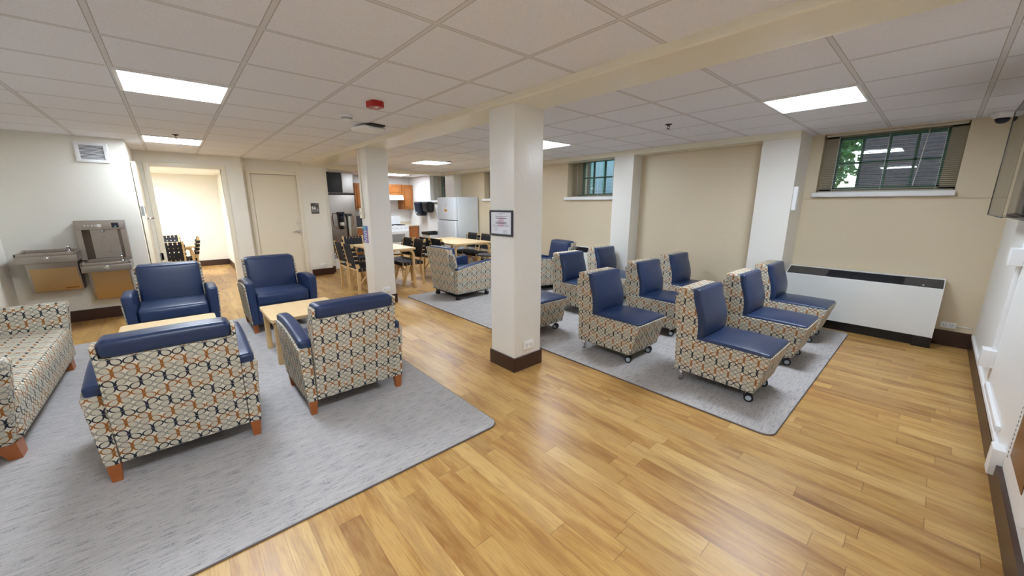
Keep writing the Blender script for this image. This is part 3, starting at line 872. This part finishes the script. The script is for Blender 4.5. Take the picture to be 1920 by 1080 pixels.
# ------------------------------------------------------------------ drinking fountains
def fountain(Y0, Y1, zt, zb, lab, top_h=.12, strip=0.0):
    f = empty('drinking_fountain', (-7.22, (Y0 + Y1) / 2, 0), 0, lab, 'drinking fountain'); h = (Y1 - Y0) / 2
    m = MB()
    m.box(.0, .40, -h, h, zt - top_h, zt - .035, .006)           # apron box
    m.box(.0, .022, -h, h, zt - .04, zt + .012, .004).box(.375, .40, -h, h, zt - .04, zt, .008).box(0, .40, -h, -h + .025, zt - .04, zt, .008).box(0, .40, h - .025, h, zt - .04, zt, .008)
    m.build('basin', STEEL, f)
    MB().cyl((.40, 0, zt - .065), (.412, 0, zt - .065), .026, n=24).cyl((.408, 0, zt - .065), (.425, 0, zt - .065), .017, .012, n=20).build('push_button', CHROME, f)
    MB().tube([(.10, h - .09, zt - .04), (.10, h - .09, zt + .02), (.13, h - .09, zt + .045), (.16, h - .09, zt + .03)], .014).cyl((.10, h - .09, zt - .04), (.10, h - .09, zt - .015), .024).build('spout', CHROME, f)
    MB().box(.14, .27, -.06, .06, zt - .036, zt - .030, .002).build('drain_grate', CHROME, f)
    z1 = zt - top_h
    def tp(x, y, z): return (x - .05 * (z1 - z) / (z1 - zb) * (1 if x > .1 else 0), y, z)
    c = MB().box(0, .24, -h + .03, h - .03, zb, z1, .004, xf=tp).build('cabinet', STEEL, f)
    MB().box(.235, .244, -h + .055, h - .045, zb + .01, z1 - .01 - strip, .002, xf=tp).build('front_panel', BRONZE, f)
    return f
f1 = fountain(-1.40, -.927, .935, .445, 'left, higher wall drinking fountain without a bottle filler', strip=.07)
MB().box(.19, .20, .06, .17, .475, .50, .002).build('maker_plate', plain('gilt_plate', (150, 96, 40), .3, .8), f1)
f2 = fountain(-.922, -.485, .785, .285, 'right, lower drinking fountain with the bottle filling station above')
b = MB(); hh = .222
b.box(0, .14, -hh, hh, 1.17, 1.285, .004).box(0, .14, -hh, -hh + .05, .80, 1.17).box(0, .14, hh - .05, hh, .80, 1.17).box(0, .02, -hh + .05, hh - .05, .80, 1.17)
b.prism([(.02, -hh + .05), (.02, -hh + .11), (.14, -hh + .05)], 2, .80, 1.17).prism([(.02, hh - .05), (.02, hh - .09), (.14, hh - .05)], 2, .80, 1.17)
bf = b.build('bottle_filler', STEEL, f2)
MB().cyl((.09, 0, 1.175), (.09, 0, 1.135), .018, .013).build('nozzle', WHITE, bf)
MB().box(.140, .144, .10, .165, 1.195, 1.255, .001).build('display', NAVYB, bf)
MB().box(.1445, .146, .125, .14, 1.205, 1.213).build('sensor_light', plain('cyan_dot', (150, 220, 230), .3), bf)
MB().cyl((.140, -.01, 1.222), (.144, -.01, 1.222), .022, n=24).build('round_emblem', plain('silver_print', (226, 224, 222), .3), bf)
e = MB()
for k, (yy, s_) in enumerate(((-.135, .028), (-.105, .024), (-.072, .026), (-.043, .024))): e.box(.1402, .1425, yy - .004, yy + .004, 1.222 - s_ / 2, 1.222 + s_ / 2, .001).box(.1402, .1425, yy - .004, yy + .014, 1.22, 1.226, .001)
e.build('raised_marks', plain('silver_mark', (222, 220, 218), .3), bf)
bo = [(.0, .10), (.012, .10), (.014, .06), (.035, .035), (.045, 0), (.034, -.04), (.045, -.09), (.040, -.12)]
MB().tube([(.022, x, .985 + z) for x, z in bo] + [(.022, -x, .985 + z) for x, z in reversed(bo)], .0022, 5).build('bottle_outline', plain('etched_line', (196, 188, 178), .3), bf)

gr = empty('air_vent', (-7.22, -.64, 2.12), 0, 'white louvred air vent high on the wall above the fountains', 'vent')
MB().box(0, .015, -.145, .145, -.12, -.085, .003).box(0, .015, -.145, .145, .085, .12, .003).box(0, .015, -.145, -.105, -.085, .085, .003).box(0, .015, .105, .145, -.085, .085, .003).build('frame', WHITE, gr)
MB().box(.0, .002, -.105, .105, -.085, .085).build('backing', DGREY, gr)
l = MB()
for k in range(11): l.bar((.007, -.105, -.078 + k * .0156), (.007, .105, -.078 + k * .0156), (1, 0, -.7), .006, (0, 0, 1), .001)
l.build('louvre', WHITE, gr)

# ------------------------------------------------------------------ outlets and small wall things
def outlet(loc, rz, lab, wide=.12, tall=.075):
    o = empty('wall_outlet', loc, rz, lab, 'outlet', 'white double outlets')     # local +x out of the wall
    MB().box(0, .014, -wide / 2, wide / 2, -tall / 2, tall / 2, .003).build('cover_plate', WHITE, o)
    s = MB()
    for yy in (-wide * .22, wide * .22):
        s.box(.0142, .0152, yy - .010, yy - .007, -.004, .010).box(.0142, .0152, yy + .006, yy + .009, -.004, .010).cyl((.0142, yy, -.014), (.0152, yy, -.014), .003, n=8)
    s.build('slots', DGREY, o)
    return o
outlet((-2.335, 2.275, .225), 0, 'white outlet low on the near column')
outlet((-5.43, 2.27, .222), 0, 'white outlet low on the far column')
outlet((-8.66, 2.27, .205), 0, 'white outlet low on the wall beside the restroom door')
oo = outlet((.24, 6.03, .225), -pi / 2, 'white outlet in the corner right of the long heater', .115, .065)
MB().tube([(.012, .06, 0), (.006, .10, -.002), (.006, .17, -.004)], .005, 6).build('cord', WHITE, oo)

# framed certificate on near column
fr = empty('framed_certificate', (-2.497, 2.105, 1.326), 0, 'black framed certificate hanging on the near column', 'picture frame')
w_, h_ = .150, .108
MB().box(-w_, w_, -.018, 0, h_ - .016, h_, .004).box(-w_, w_, -.018, 0, -h_, -h_ + .016, .004).box(-w_, -w_ + .014, -.018, 0, -h_ + .016, h_ - .016, .003).box(w_ - .014, w_, -.018, 0, -h_ + .016, h_ - .016, .003).build('frame', plain('dark_slate_frame', (44, 46, 58), .4), fr)
MB().box(-w_ + .012, w_ - .012, -.009, -.004, -h_ + .014, h_ - .014).build('paper', PAPER, fr)
MB().prism([(.045 * math.cos(k * pi / 8), .01 + .045 * math.sin(k * pi / 8)) for k in range(16)], 1, -.0096, -.0091).build('pink_seal', PINK, fr)
tx = MB(); rnd = random.Random(3)
def textline(m, x0, x1, z, hgt, Y=-.0102):
    x = x0
    while x < x1:
        l_ = rnd.uniform(.004, .011); m.box(x, min(x + l_, x1), Y, Y + .0006, z - hgt / 2, z + hgt / 2); x += l_ + .0025
textline(tx, -.055, .055, .080, .0022); textline(tx, -.018, .012, .071, .0022); textline(tx, -.075, .075, .057, .0035)
textline(tx, -.070, .070, .041, .0058); textline(tx, -.008, .010, .024, .0058); textline(tx, -.075, .075, .008, .0058); textline(tx, -.072, .072, -.004, .0058)
textline(tx, -.11, .108, -.018, .0022); textline(tx, -.11, .10, -.024, .0022); textline(tx, -.11, -.03, -.036, .0022)
textline(tx, -.085, -.045, -.053, .0035); textline(tx, -.085, -.045, -.066, .003); textline(tx, .03, .08, -.058, .0025); textline(tx, .03, .09, -.071, .0025); textline(tx, .03, .08, -.082, .0025)
tx.build('printed_lines', INK, fr)

# restroom sign
sg = empty('restroom_sign', (-8.66, 2.235, 1.405), 0, 'dark grey restroom sign with white figures beside the closed door', 'sign')
MB().box(0, .006, -.075, .075, -.107, .107, .003).build('plate', plain('sign_grey', (72, 66, 66), .4), sg)
fg = MB()
def person(m, y, skirt=False):
    m.cyl((.0062, y, .042), (.0075, y, .042), .0085, n=14)
    if skirt: m.prism([(y - .008, .03), (y + .008, .03), (y + .019, -.015), (y - .019, -.015)], 0, .0062, .0075)
    else: m.box(.0062, .0075, y - .013, y + .013, -.012, .030).box(.0062, .0075, y - .019, y - .014, -.005, .028).box(.0062, .0075, y + .014, y + .019, -.005, .028)
    m.box(.0062, .0075, y - .009, y - .002, -.045, -.012).box(.0062, .0075, y + .002, y + .009, -.045, -.012)
person(fg, -.045); person(fg, -.003, True)
for k in range(14):
    a = rad(20 + k * 23); b_ = rad(20 + (k + 1) * 23)
    fg.bar((.0068, .045 + .017 * math.cos(a), -.028 + .017 * math.sin(a)), (.0068, .045 + .017 * math.cos(b_), -.028 + .017 * math.sin(b_)), (1, 0, 0), .0006, (0, math.cos(a), math.sin(a)), .0022)
fg.bar((.0068, .040, .012), (.0068, .044, -.018), (1, 0, 0), .0006, (0, 1, 0), .003).bar((.0068, .044, -.018), (.0068, .060, -.018), (1, 0, 0), .0006, (0, 0, 1), .003).bar((.0068, .058, -.018), (.0068, .068, -.036), (1, 0, 0), .0006, (0, 1, 0), .003).cyl((.0062, .040, .022), (.0075, .040, .022), .006, n=12)
fg.build('pictograms', WHITE, sg)
nb = MB()
for k in range(4): nb.box(.0062, .0075, .022 + k * .010, .029 + k * .010, .080, .090)
nb.build('room_number', WHITE, sg)
def text_obj(name, s, size, loc, rot, mat, parent):
    cu = bpy.data.curves.new(name, 'FONT'); cu.body = s; cu.size = size; cu.extrude = .0006; cu.align_x = 'CENTER'; cu.align_y = 'CENTER'
    tmp = bpy.data.objects.new(name, cu); COL.objects.link(tmp)
    me = bpy.data.meshes.new_from_object(tmp); COL.objects.unlink(tmp); bpy.data.objects.remove(tmp)
    o = bpy.data.objects.new(name, me); COL.objects.link(o); me.materials.clear(); me.materials.append(mat)
    o.location = loc; o.rotation_euler = rot; o.parent = parent
    return o
text_obj('sign_lettering', 'RESTROOM', .024, (.007, 0, -.068), (pi / 2, 0, pi / 2), WHITE, sg)

# far column: raceway, switch, sticker
rw = empty('cable_raceway', (-5.655, 2.11, 1.44), 0, 'thin painted cable channel running down the far column', 'raceway')
MB().box(-.012, .012, -.014, 0, .0, .82, .002).build('channel', TRIM, rw)
sw = empty('light_switch', (-5.68, 2.11, 1.36), 0, 'cream switch box halfway up the far column', 'switch')
MB().box(-.045, .045, -.035, 0, -.075, .075, .005).build('box', TRIM, sw)
MB().box(-.012, .012, -.043, -.035, -.02, .02, .002).build('toggle', WHITE, sw)
st = empty('wall_sticker', (-5.645, 2.11, 1.05), 0, 'small blue and teal sticker below the switch box on the far column', 'sticker')
MB().box(-.095, .095, -.002, 0, -.125, .125, .0008).build('backing', BLUEP, st)
MB().box(-.095, .03, -.0026, -.0021, .07, .125).build('teal_patch', TEAL, st)
MB().box(.02, .095, -.0026, -.0021, -.125, .06).build('purple_patch', PURP, st)
zz = MB()
for k in range(5): zz.bar((-.05, -.003, .055 - k * .036), (.045, -.003, .035 - k * .036), (0, 1, 0), .0004, (0, 0, 1), .0055); zz.bar((-.05 + .09 * (k % 2), -.003, .05 - k * .036), (-.045 + .09 * (k % 2), -.003, .02 - k * .036), (0, 1, 0), .0004, (1, 0, 0), .006)
zz.build('white_lettering', WHITE, st)

# thermostat box on right pilaster
th = empty('wall_device', (-1.205, 5.585, 1.55), 0, 'slim white control box on the side of the right pilaster', 'control box')
MB().box(0, .04, -.045, .045, -.135, .14, .004).build('housing', WHITE, th)
MB().box(.04, .043, -.03, .03, .02, .10, .001).build('cover', OFFW, th)

# ------------------------------------------------------------------ long heater under the right window
def heater(x0, x1, Yf, Yb, lab, dark=(.3, .78)):
    t = empty('fan_coil_heater', (x0, Yb, 0), 0, lab, 'heater', None); L = x1 - x0; d = Yf - Yb
    MB().prism([(d, .12), (d, .632), (d * .97, .64), (d * .93, .64), (d * .93, .12)], 0, .008, L - .008).build('front_panel', OFFW, t)
    MB().prism([(d, .115), (d, .635), (d * .30, .715), (0, .715), (0, .115)], 0, 0, .008).prism([(d, .115), (d, .635), (d * .30, .715), (0, .715), (0, .115)], 0, L - .008, L).prism([(d * .30, .700), (d * .30, .715), (0, .715), (0, .700)], 0, .008, L - .008).build('casing', WHITE, t)
    q = lambda s_: (d * (.93 - .63 * s_), .640 + .072 * s_)
    MB().prism([(d * .93, .638), (d * .30, .708), (d * .30, .69), (d * .93, .62)], 0, .008, L - .008).build('outlet_grille', NAVYB, t)
    g = MB()
    for k in range(1, 9):
        a = q(k / 9); g.box(L * dark[0], L * dark[1], a[0] - .003, a[0] + .003, a[1] - .004, a[1] + .0015)
    g.build('grille_bars', BLACK, t)
    MB().prism([(d * .925, .642), (d * .31, .711), (d * .31, .709), (d * .925, .640)], 0, L * dark[1] + .01, L - .012).build('access_flap', DGREY, t)
    MB().prism([(d * .925, .642), (d * .31, .711), (d * .31, .709), (d * .925, .640)], 0, .012, L * dark[0] - .01).build('access_flap', DGREY, t)
    MB().lathe([(.012, 0), (.012, .012), (.008, .014)], (L * .89, d * .83, .648), 16).build('knob', CHROME, t)
    zp = .0 if Yf > 5.6 else .0125
    MB().box(.02, L - .14, d * .75, 0, zp, .115).box(L - .14, L - .0, d * .95, d * .2, zp, .115, .004).build('plinth', BLACK, t)
heater(-1.2, .145, 5.745, 6.012, 'long white heater under the right window')
heater(-4.72, -3.70, 5.44, 5.712, 'white heater behind the navy lounge armchair by the tan wall')

# ------------------------------------------------------------------ right wall: boxes, raceways, screen
ra = empty('wall_raceway', (.43, 4.36, 0), 0, 'white vertical cable channel with two boxes on the right wall', 'raceway')
MB().box(-.022, 0, -.02, .02, .44, 1.07, .003).box(-.022, 0, -.02, .02, 1.18, 2.3, .003).build('channel', WHITE, ra)
MB().box(-.066, 0, -.06, .05, 1.065, 1.185, .004).build('upper_box', WHITE, ra)
MB().box(-.066, 0, -.06, .05, .315, .445, .004).build('lower_box', WHITE, ra)
rb = empty('wall_raceway', (.43, 4.6, .0), 0, 'white cable channel running just above the brown baseboard on the right wall', 'raceway')
MB().box(-.018, 0, -1.3, 1.4, .135, .165, .003).build('channel', WHITE, rb)
MB().box(-.02, 0, -1.2, -.35, .19, .225, .003).build('branch', WHITE, rb)
oc = empty('wall_outlet', (.43, 3.13, .14), pi, 'white outlet box sticking out low on the right wall', 'outlet', 'white double outlets')
MB().box(0, .045, -.05, .05, -.075, .075, .004).build('cover_plate', WHITE, oc)
MB().box(.0, .03, -.12, -.05, -.0, .05, .003).build('connector', WHITE, oc)
vp = empty('wall_access_panel', (.43, 2.72, .20), 0, 'white perforated metal panel low on the right wall with a brown framed opening', 'panel')
MB().box(-.018, 0, -.33, .24, -.0, .75, .003).build('plate', WHITE, vp)
pf = MB()
for k in range(26): pf.box(-.0195, -.018, .19, .20, .06 + k * .024, .072 + k * .024)
pf.build('perforations', MGREY, vp)
MB().box(-.021, -.018, -.25, .13, .10, .60, .001).build('opening', plain('brown_opening', (110, 66, 36), .3), vp)

tv = empty('wall_screen', (.43, 4.55, 1.80), 0, 'black screen in a clear box frame high on the right wall', 'screen')
MB().box(-.105, -.045, -.95, .12, -.415, .34, .008).build('screen_body', NAVYB, tv)
MB().box(-.108, -.105, -.93, .10, -.39, .32, .001).build('display', SCREEN, tv)
MB().box(-.045, 0, -.25, .15, -.15, .15, .004).build('bracket', BLACK, tv)
MB().box(-.1075, -.1055, .03, .07, -.408, -.398).build('indicator', WHITE, tv)
cvr = MB().box(-.175, -.172, -.66, .47, -.40, .385)
cvr.box(-.172, -.11, .467, .47, -.40, .385).box(-.172, -.11, -.66, .47, -.40, -.397)
cv = cvr.build('clear_cover', ACRYL, tv)
ed = MB()
for (a_, b_) in (((-.1735, .4685, -.40), (-.1735, .4685, .385)), ((-.1735, -.66, -.3985), (-.1735, .4685, -.3985)), ((-.1735, -.66, .385), (-.1735, .4685, .385)), ((-.1735, .4685, -.3985), (-.11, .4685, -.3985))):
    ed.cyl(a_, b_, .0045, n=6)
ed.build('cover_edge', DGREY, tv)

# ------------------------------------------------------------------ kitchen
fz = empty('refrigerator', (-8.07, 5.36, 0), 0, 'white top-freezer refrigerator beside the second dining table', 'refrigerator')
MB().box(-.405, .405, -.27, .34, .03, 1.66, .012).build('cabinet', FRIDGE, fz)
fd = MB().box(-.405, .405, -.34, -.275, 1.115, 1.655, .016).build('freezer_door', FRIDGE, fz)
MB().tube([(-.36, -.35, 1.14), (-.36, -.375, 1.17), (-.36, -.375, 1.40), (-.36, -.35, 1.43)], .011).build('handle', FRIDGE, fd)
MB().box(-.13, .08, -.3425, -.3405, 1.28, 1.50).build('notice', PAPER, fd)
nt = MB(); textline(nt, -.10, .06, 1.485, .006, -.3435); textline(nt, -.08, .06, 1.455, .005, -.3435); textline(nt, -.08, .05, 1.43, .005, -.3435)
nt.build('notice_lines', plain('reddish_ink', (150, 90, 100), .6, var=0), fd)
MB().box(-.075, .055, -.3438, -.3427, 1.315, 1.375).build('notice_picture', YEL, fd)
rd = MB().box(-.405, .405, -.34, -.275, .06, 1.10, .016).build('fridge_door', FRIDGE, fz)
MB().tube([(-.36, -.35, 1.07), (-.36, -.375, 1.04), (-.36, -.375, .70), (-.36, -.35, .67)], .011).build('handle', FRIDGE, rd)
MB().box(-.40, .40, -.30, -.27, 1.10, 1.115).build('gasket', GASKET, fz)
MB().box(-.38, .38, -.30, .30, 0, .05).build('base', BLACK, fz)

# wall cabinets along X=-11.4, doors face +X
def cabinet(y0, y1, z0, z1, depth, lab, drs=1, knob='bl', name='wall_cabinet', base=False, group='honey oak kitchen cabinets'):
    X0 = -11.4
    c = empty(name, (X0, (y0 + y1) / 2, 0), 0, lab, 'cabinet', group); h = (y1 - y0) / 2
    MB().box(.003, depth, -h, h, z0, z1).build('body', CABW, c)
    wd = 2 * h / drs
    for k in range(drs):
        a = -h + k * wd + .012; b = a + wd - .024
        d_ = MB().box(depth, depth + .02, a, b, z0 + .012, z1 - .012, .003).build('door', CABW, c)
        MB().box(depth + .0201, depth + .024, a + .05, b - .05, z0 + .065, z1 - .065, .001).build('groove', CABD, d_)
        MB().box(depth + .0241, depth + .030, a + .062, b - .062, z0 + .077, z1 - .077, .003).build('raised_panel', CABW, d_)
        zz_ = (z0 + .06) if not base else (z1 - .06)
        MB().lathe([(.011, 0), (.013, .004), (.013, .016), (.006, .02)], (0, 0, 0), 12).xf if False else None
        MB().cyl((depth + .02, (a + .03) if knob == 'bl' else (b - .03), zz_), (depth + .045, (a + .03) if knob == 'bl' else (b - .03), zz_), .012, n=12).build('knob', DK, d_)
    return c
cabinet(5.355, 5.72, 1.345, 2.08, .30, 'tall honey oak wall cabinet left of the paper towel dispensers')
cabinet(4.93, 5.35, 1.765, 2.08, .30, 'short honey oak wall cabinet above the range hood')
cabinet(4.30, 4.92, 1.345, 2.08, .30, 'honey oak wall cabinet hidden mostly behind the far column', 2)
cabinet(3.55, 4.29, 1.345, 2.08, .30, 'honey oak wall cabinet just right of the steel ice machine', 2)
lc = cabinet(5.36, 5.70, .10, .83, .58, 'narrow honey oak base cabinet right of the stove', name='base_cabinet', base=True)
MB().box(0, .54, -.17, .17, 0, .10).build('toe_kick', BLACK, lc)
lc2 = cabinet(3.3, 4.60, .10, .83, .58, 'honey oak base cabinets left of the stove behind the dining chairs', 3, name='base_cabinet', base=True)
tag(MB().box(-11.4, -10.79, 5.362, 5.728, .83, .865, .006).box(-11.399, -11.385, 5.362, 5.728, .865, .96, .003).build('countertop', BLANKW), 'pale counter top right of the stove', 'countertop')
tag(MB().box(-11.4, -10.79, 3.3, 4.598, .83, .865, .006).box(-11.4, -11.385, 3.3, 4.598, .865, .96, .003).build('countertop', BLANKW), 'pale counter top left of the stove', 'countertop')
hd = empty('range_hood', (-11.4, 5.08, 0), 0, 'white range hood under the short cabinet', 'range hood')
MB().prism([(0, 1.762), (.40, 1.762), (.46, 1.65), (.46, 1.62), (0, 1.62)], 1, -.36, .26).build('canopy', WHITE, hd)
MB().cyl((.425, .0, 1.72), (.435, .0, 1.722), .012, n=12).build('knob', MGREY, hd)
sv = empty('kitchen_range', (-11.4, 4.98, 0), 0, 'white gas stove beneath the range hood', 'stove')
MB().box(.02, .64, -.375, .375, .03, .86, .008).build('body', WHITE, sv)
MB().box(.0, .09, -.375, .375, .86, 1.13, .02, xf=lambda x, y, z: (x, y, z)).build('backguard', WHITE, sv)
MB().box(.10, .62, -.35, .35, .862, .868).build('cooktop', OFFW, sv)
for yy in (-.19, .19):
    for xx in (.22, .48): MB().box(xx - .10, xx + .10, yy - .10, yy - .085, .868, .892).box(xx - .10, xx + .10, yy + .085, yy + .10, .868, .892).box(xx - .10, xx - .085, yy - .1, yy + .1, .868, .892).box(xx + .085, xx + .1, yy - .1, yy + .1, .868, .892).box(xx - .008, xx + .008, yy - .1, yy + .1, .88, .892).build('burner_grate', BURN, sv)
ovd = MB().box(.64, .67, -.36, .36, .20, .74, .006).build('oven_door', WHITE, sv)
MB().box(.671, .674, -.22, .22, .38, .62, .001).build('window', plain('oven_glass', (150, 156, 160), .15), ovd)
MB().tube([(.67, -.30, .70), (.70, -.28, .70), (.70, .28, .70), (.67, .30, .70)], .011).build('handle', WHITE, ovd)
for k in range(5): MB().cyl((.64, -.28 + .14 * k, .80), (.672, -.28 + .14 * k, .80), .018, n=14).build('burner_knob', WHITE, sv)

def dispenser(x0, x1, yf, z0, z1, lab, mat, window_):
    d = empty('towel_dispenser', ((x0 + x1) / 2, 5.73, 0), 0, lab, 'paper towel dispenser', None); h = (x1 - x0) / 2
    def tp(x, y, z): return (x * (1 - .06 * (z1 - z) / (z1 - z0)), y if y > -.05 else y + .05 * (z1 - z) / (z1 - z0), z)
    MB().box(-h, h, yf - 5.73, 0, z0, z1, .05, m=4, n=4, crown=(0, .02, 0), xf=tp).build('housing', mat, d)
    if window_: MB().box(-h * .5, -h * .1, yf - 5.73 + .018, yf - 5.73 + .03, z0 + .05, z0 + .10, .003).build('label', plain('pale_label', (170, 190, 200), .4), d)
    MB().box(-h * .7, h * .7, yf - 5.73 + .08, -.04, z0 - .012, z0 + .02, .004).build('outlet_slot', BLACK, d)
dispenser(-10.62, -10.24, 5.47, 1.17, 1.57, 'dark navy towel dispenser on the kitchen wall, the left taller one', NAVYB, True)
dispenser(-10.20, -9.84, 5.50, 1.27, 1.57, 'black towel dispenser on the kitchen wall, the right wider one', BLACK, False)

bn = empty('waste_bin', (-9.10, 5.22, 0), 0, 'white bin with an open black rim in the kitchen', 'bin')
MB().box(-.21, .21, -.21, .21, 0, .70, .02, xf=lambda x, y, z: (x * (.85 + .15 * z / .7), y * (.85 + .15 * z / .7), z)).build('body', WHITE, bn)
MB().box(-.225, .225, -.225, -.19, .70, .77, .01).box(-.225, .225, .19, .225, .70, .77, .01).box(-.225, -.19, -.19, .19, .70, .77, .01).box(.19, .225, -.19, .19, .70, .77, .01).box(-.19, .19, -.19, .19, .70, .71).build('rim', BLACK, bn)

# ice machine: faces +X
im = empty('ice_machine', (-9.2, 2.95, 0), 0, 'tall stainless ice machine with water filters mounted on it, left of the far column', 'ice machine')
MB().box(-.75, 0, -.29, .30, .40, 1.70, .006).build('bin_body', STEEL, im)
MB().box(-.75, -.002, -.31, .31, 1.70, 1.735).build('seam_band', BLACK, im)
MB().box(-.70, -.004, -.29, .30, 1.735, 2.20, .008).build('head', STEEL, im)
MB().box(-.004, .006, -.285, .04, 1.75, 2.185, .002).build('dark_panel', BLACK, im)
MB().box(-.004, .004, .045, .285, 1.75, 2.185, .003).build('steel_panel', steel('pale_steel', (214, 210, 206), .35), im)
for (x, y) in ((-.65, -.24), (-.65, .24), (-.06, -.24), (-.06, .24)):
    MB().lathe([(.03, .28), (.025, .40)], (x, y, 0)).build('leg', CHROME, im)
wf = MB().cyl((.075, -.06, 1.27), (.075, -.06, 1.10), .055, n=20).cyl((.075, -.06, 1.10), (.075, -.06, .94), .045, .040, n=20).box(.0, .10, -.13, .01, 1.27, 1.32, .006).build('filter_housing', NAVYB, im)
MB().cyl((.075, -.06, 1.09), (.075, -.06, 1.01), .0465, n=20).build('label', WHITE, wf)
w2 = MB().cyl((.06, .11, 1.24), (.06, .11, .68), .03, n=18).build('filter_cartridge', FILTER, im)
MB().box(.0, .09, .05, .17, 1.22, 1.28, .006).build('cap', DGREY, w2)
MB().tube([(.05, -.13, 1.29), (.04, -.22, 1.29), (.03, -.24, 1.20), (.03, -.22, 1.0), (.03, -.12, .93), (.05, .0, .93), (.05, .04, 1.0)], .007, 6).tube([(.05, .17, 1.25), (.04, .22, 1.22), (.03, .21, 1.05), (.03, .16, .98)], .006, 6).build('water_tube', COPPER, im)
wb = empty('white_drain_box', (-9.16, 2.78, 0), 0, 'white box standing on the floor below the ice machine', 'box')
MB().box(-.28, .0, -.12, .12, .01, .26, .01).build('shell', WHITE, wb)

mw = empty('microwave_oven', (-11.1, 3.86, .866), 0, 'black microwave on the counter between the ice machine and the far column', 'microwave')
MB().box(-.2, .18, -.26, .26, 0, .30, .01).build('case', BLACK, mw)
MB().box(.18, .19, -.24, .12, .02, .28, .003).build('door', DGREY, mw)
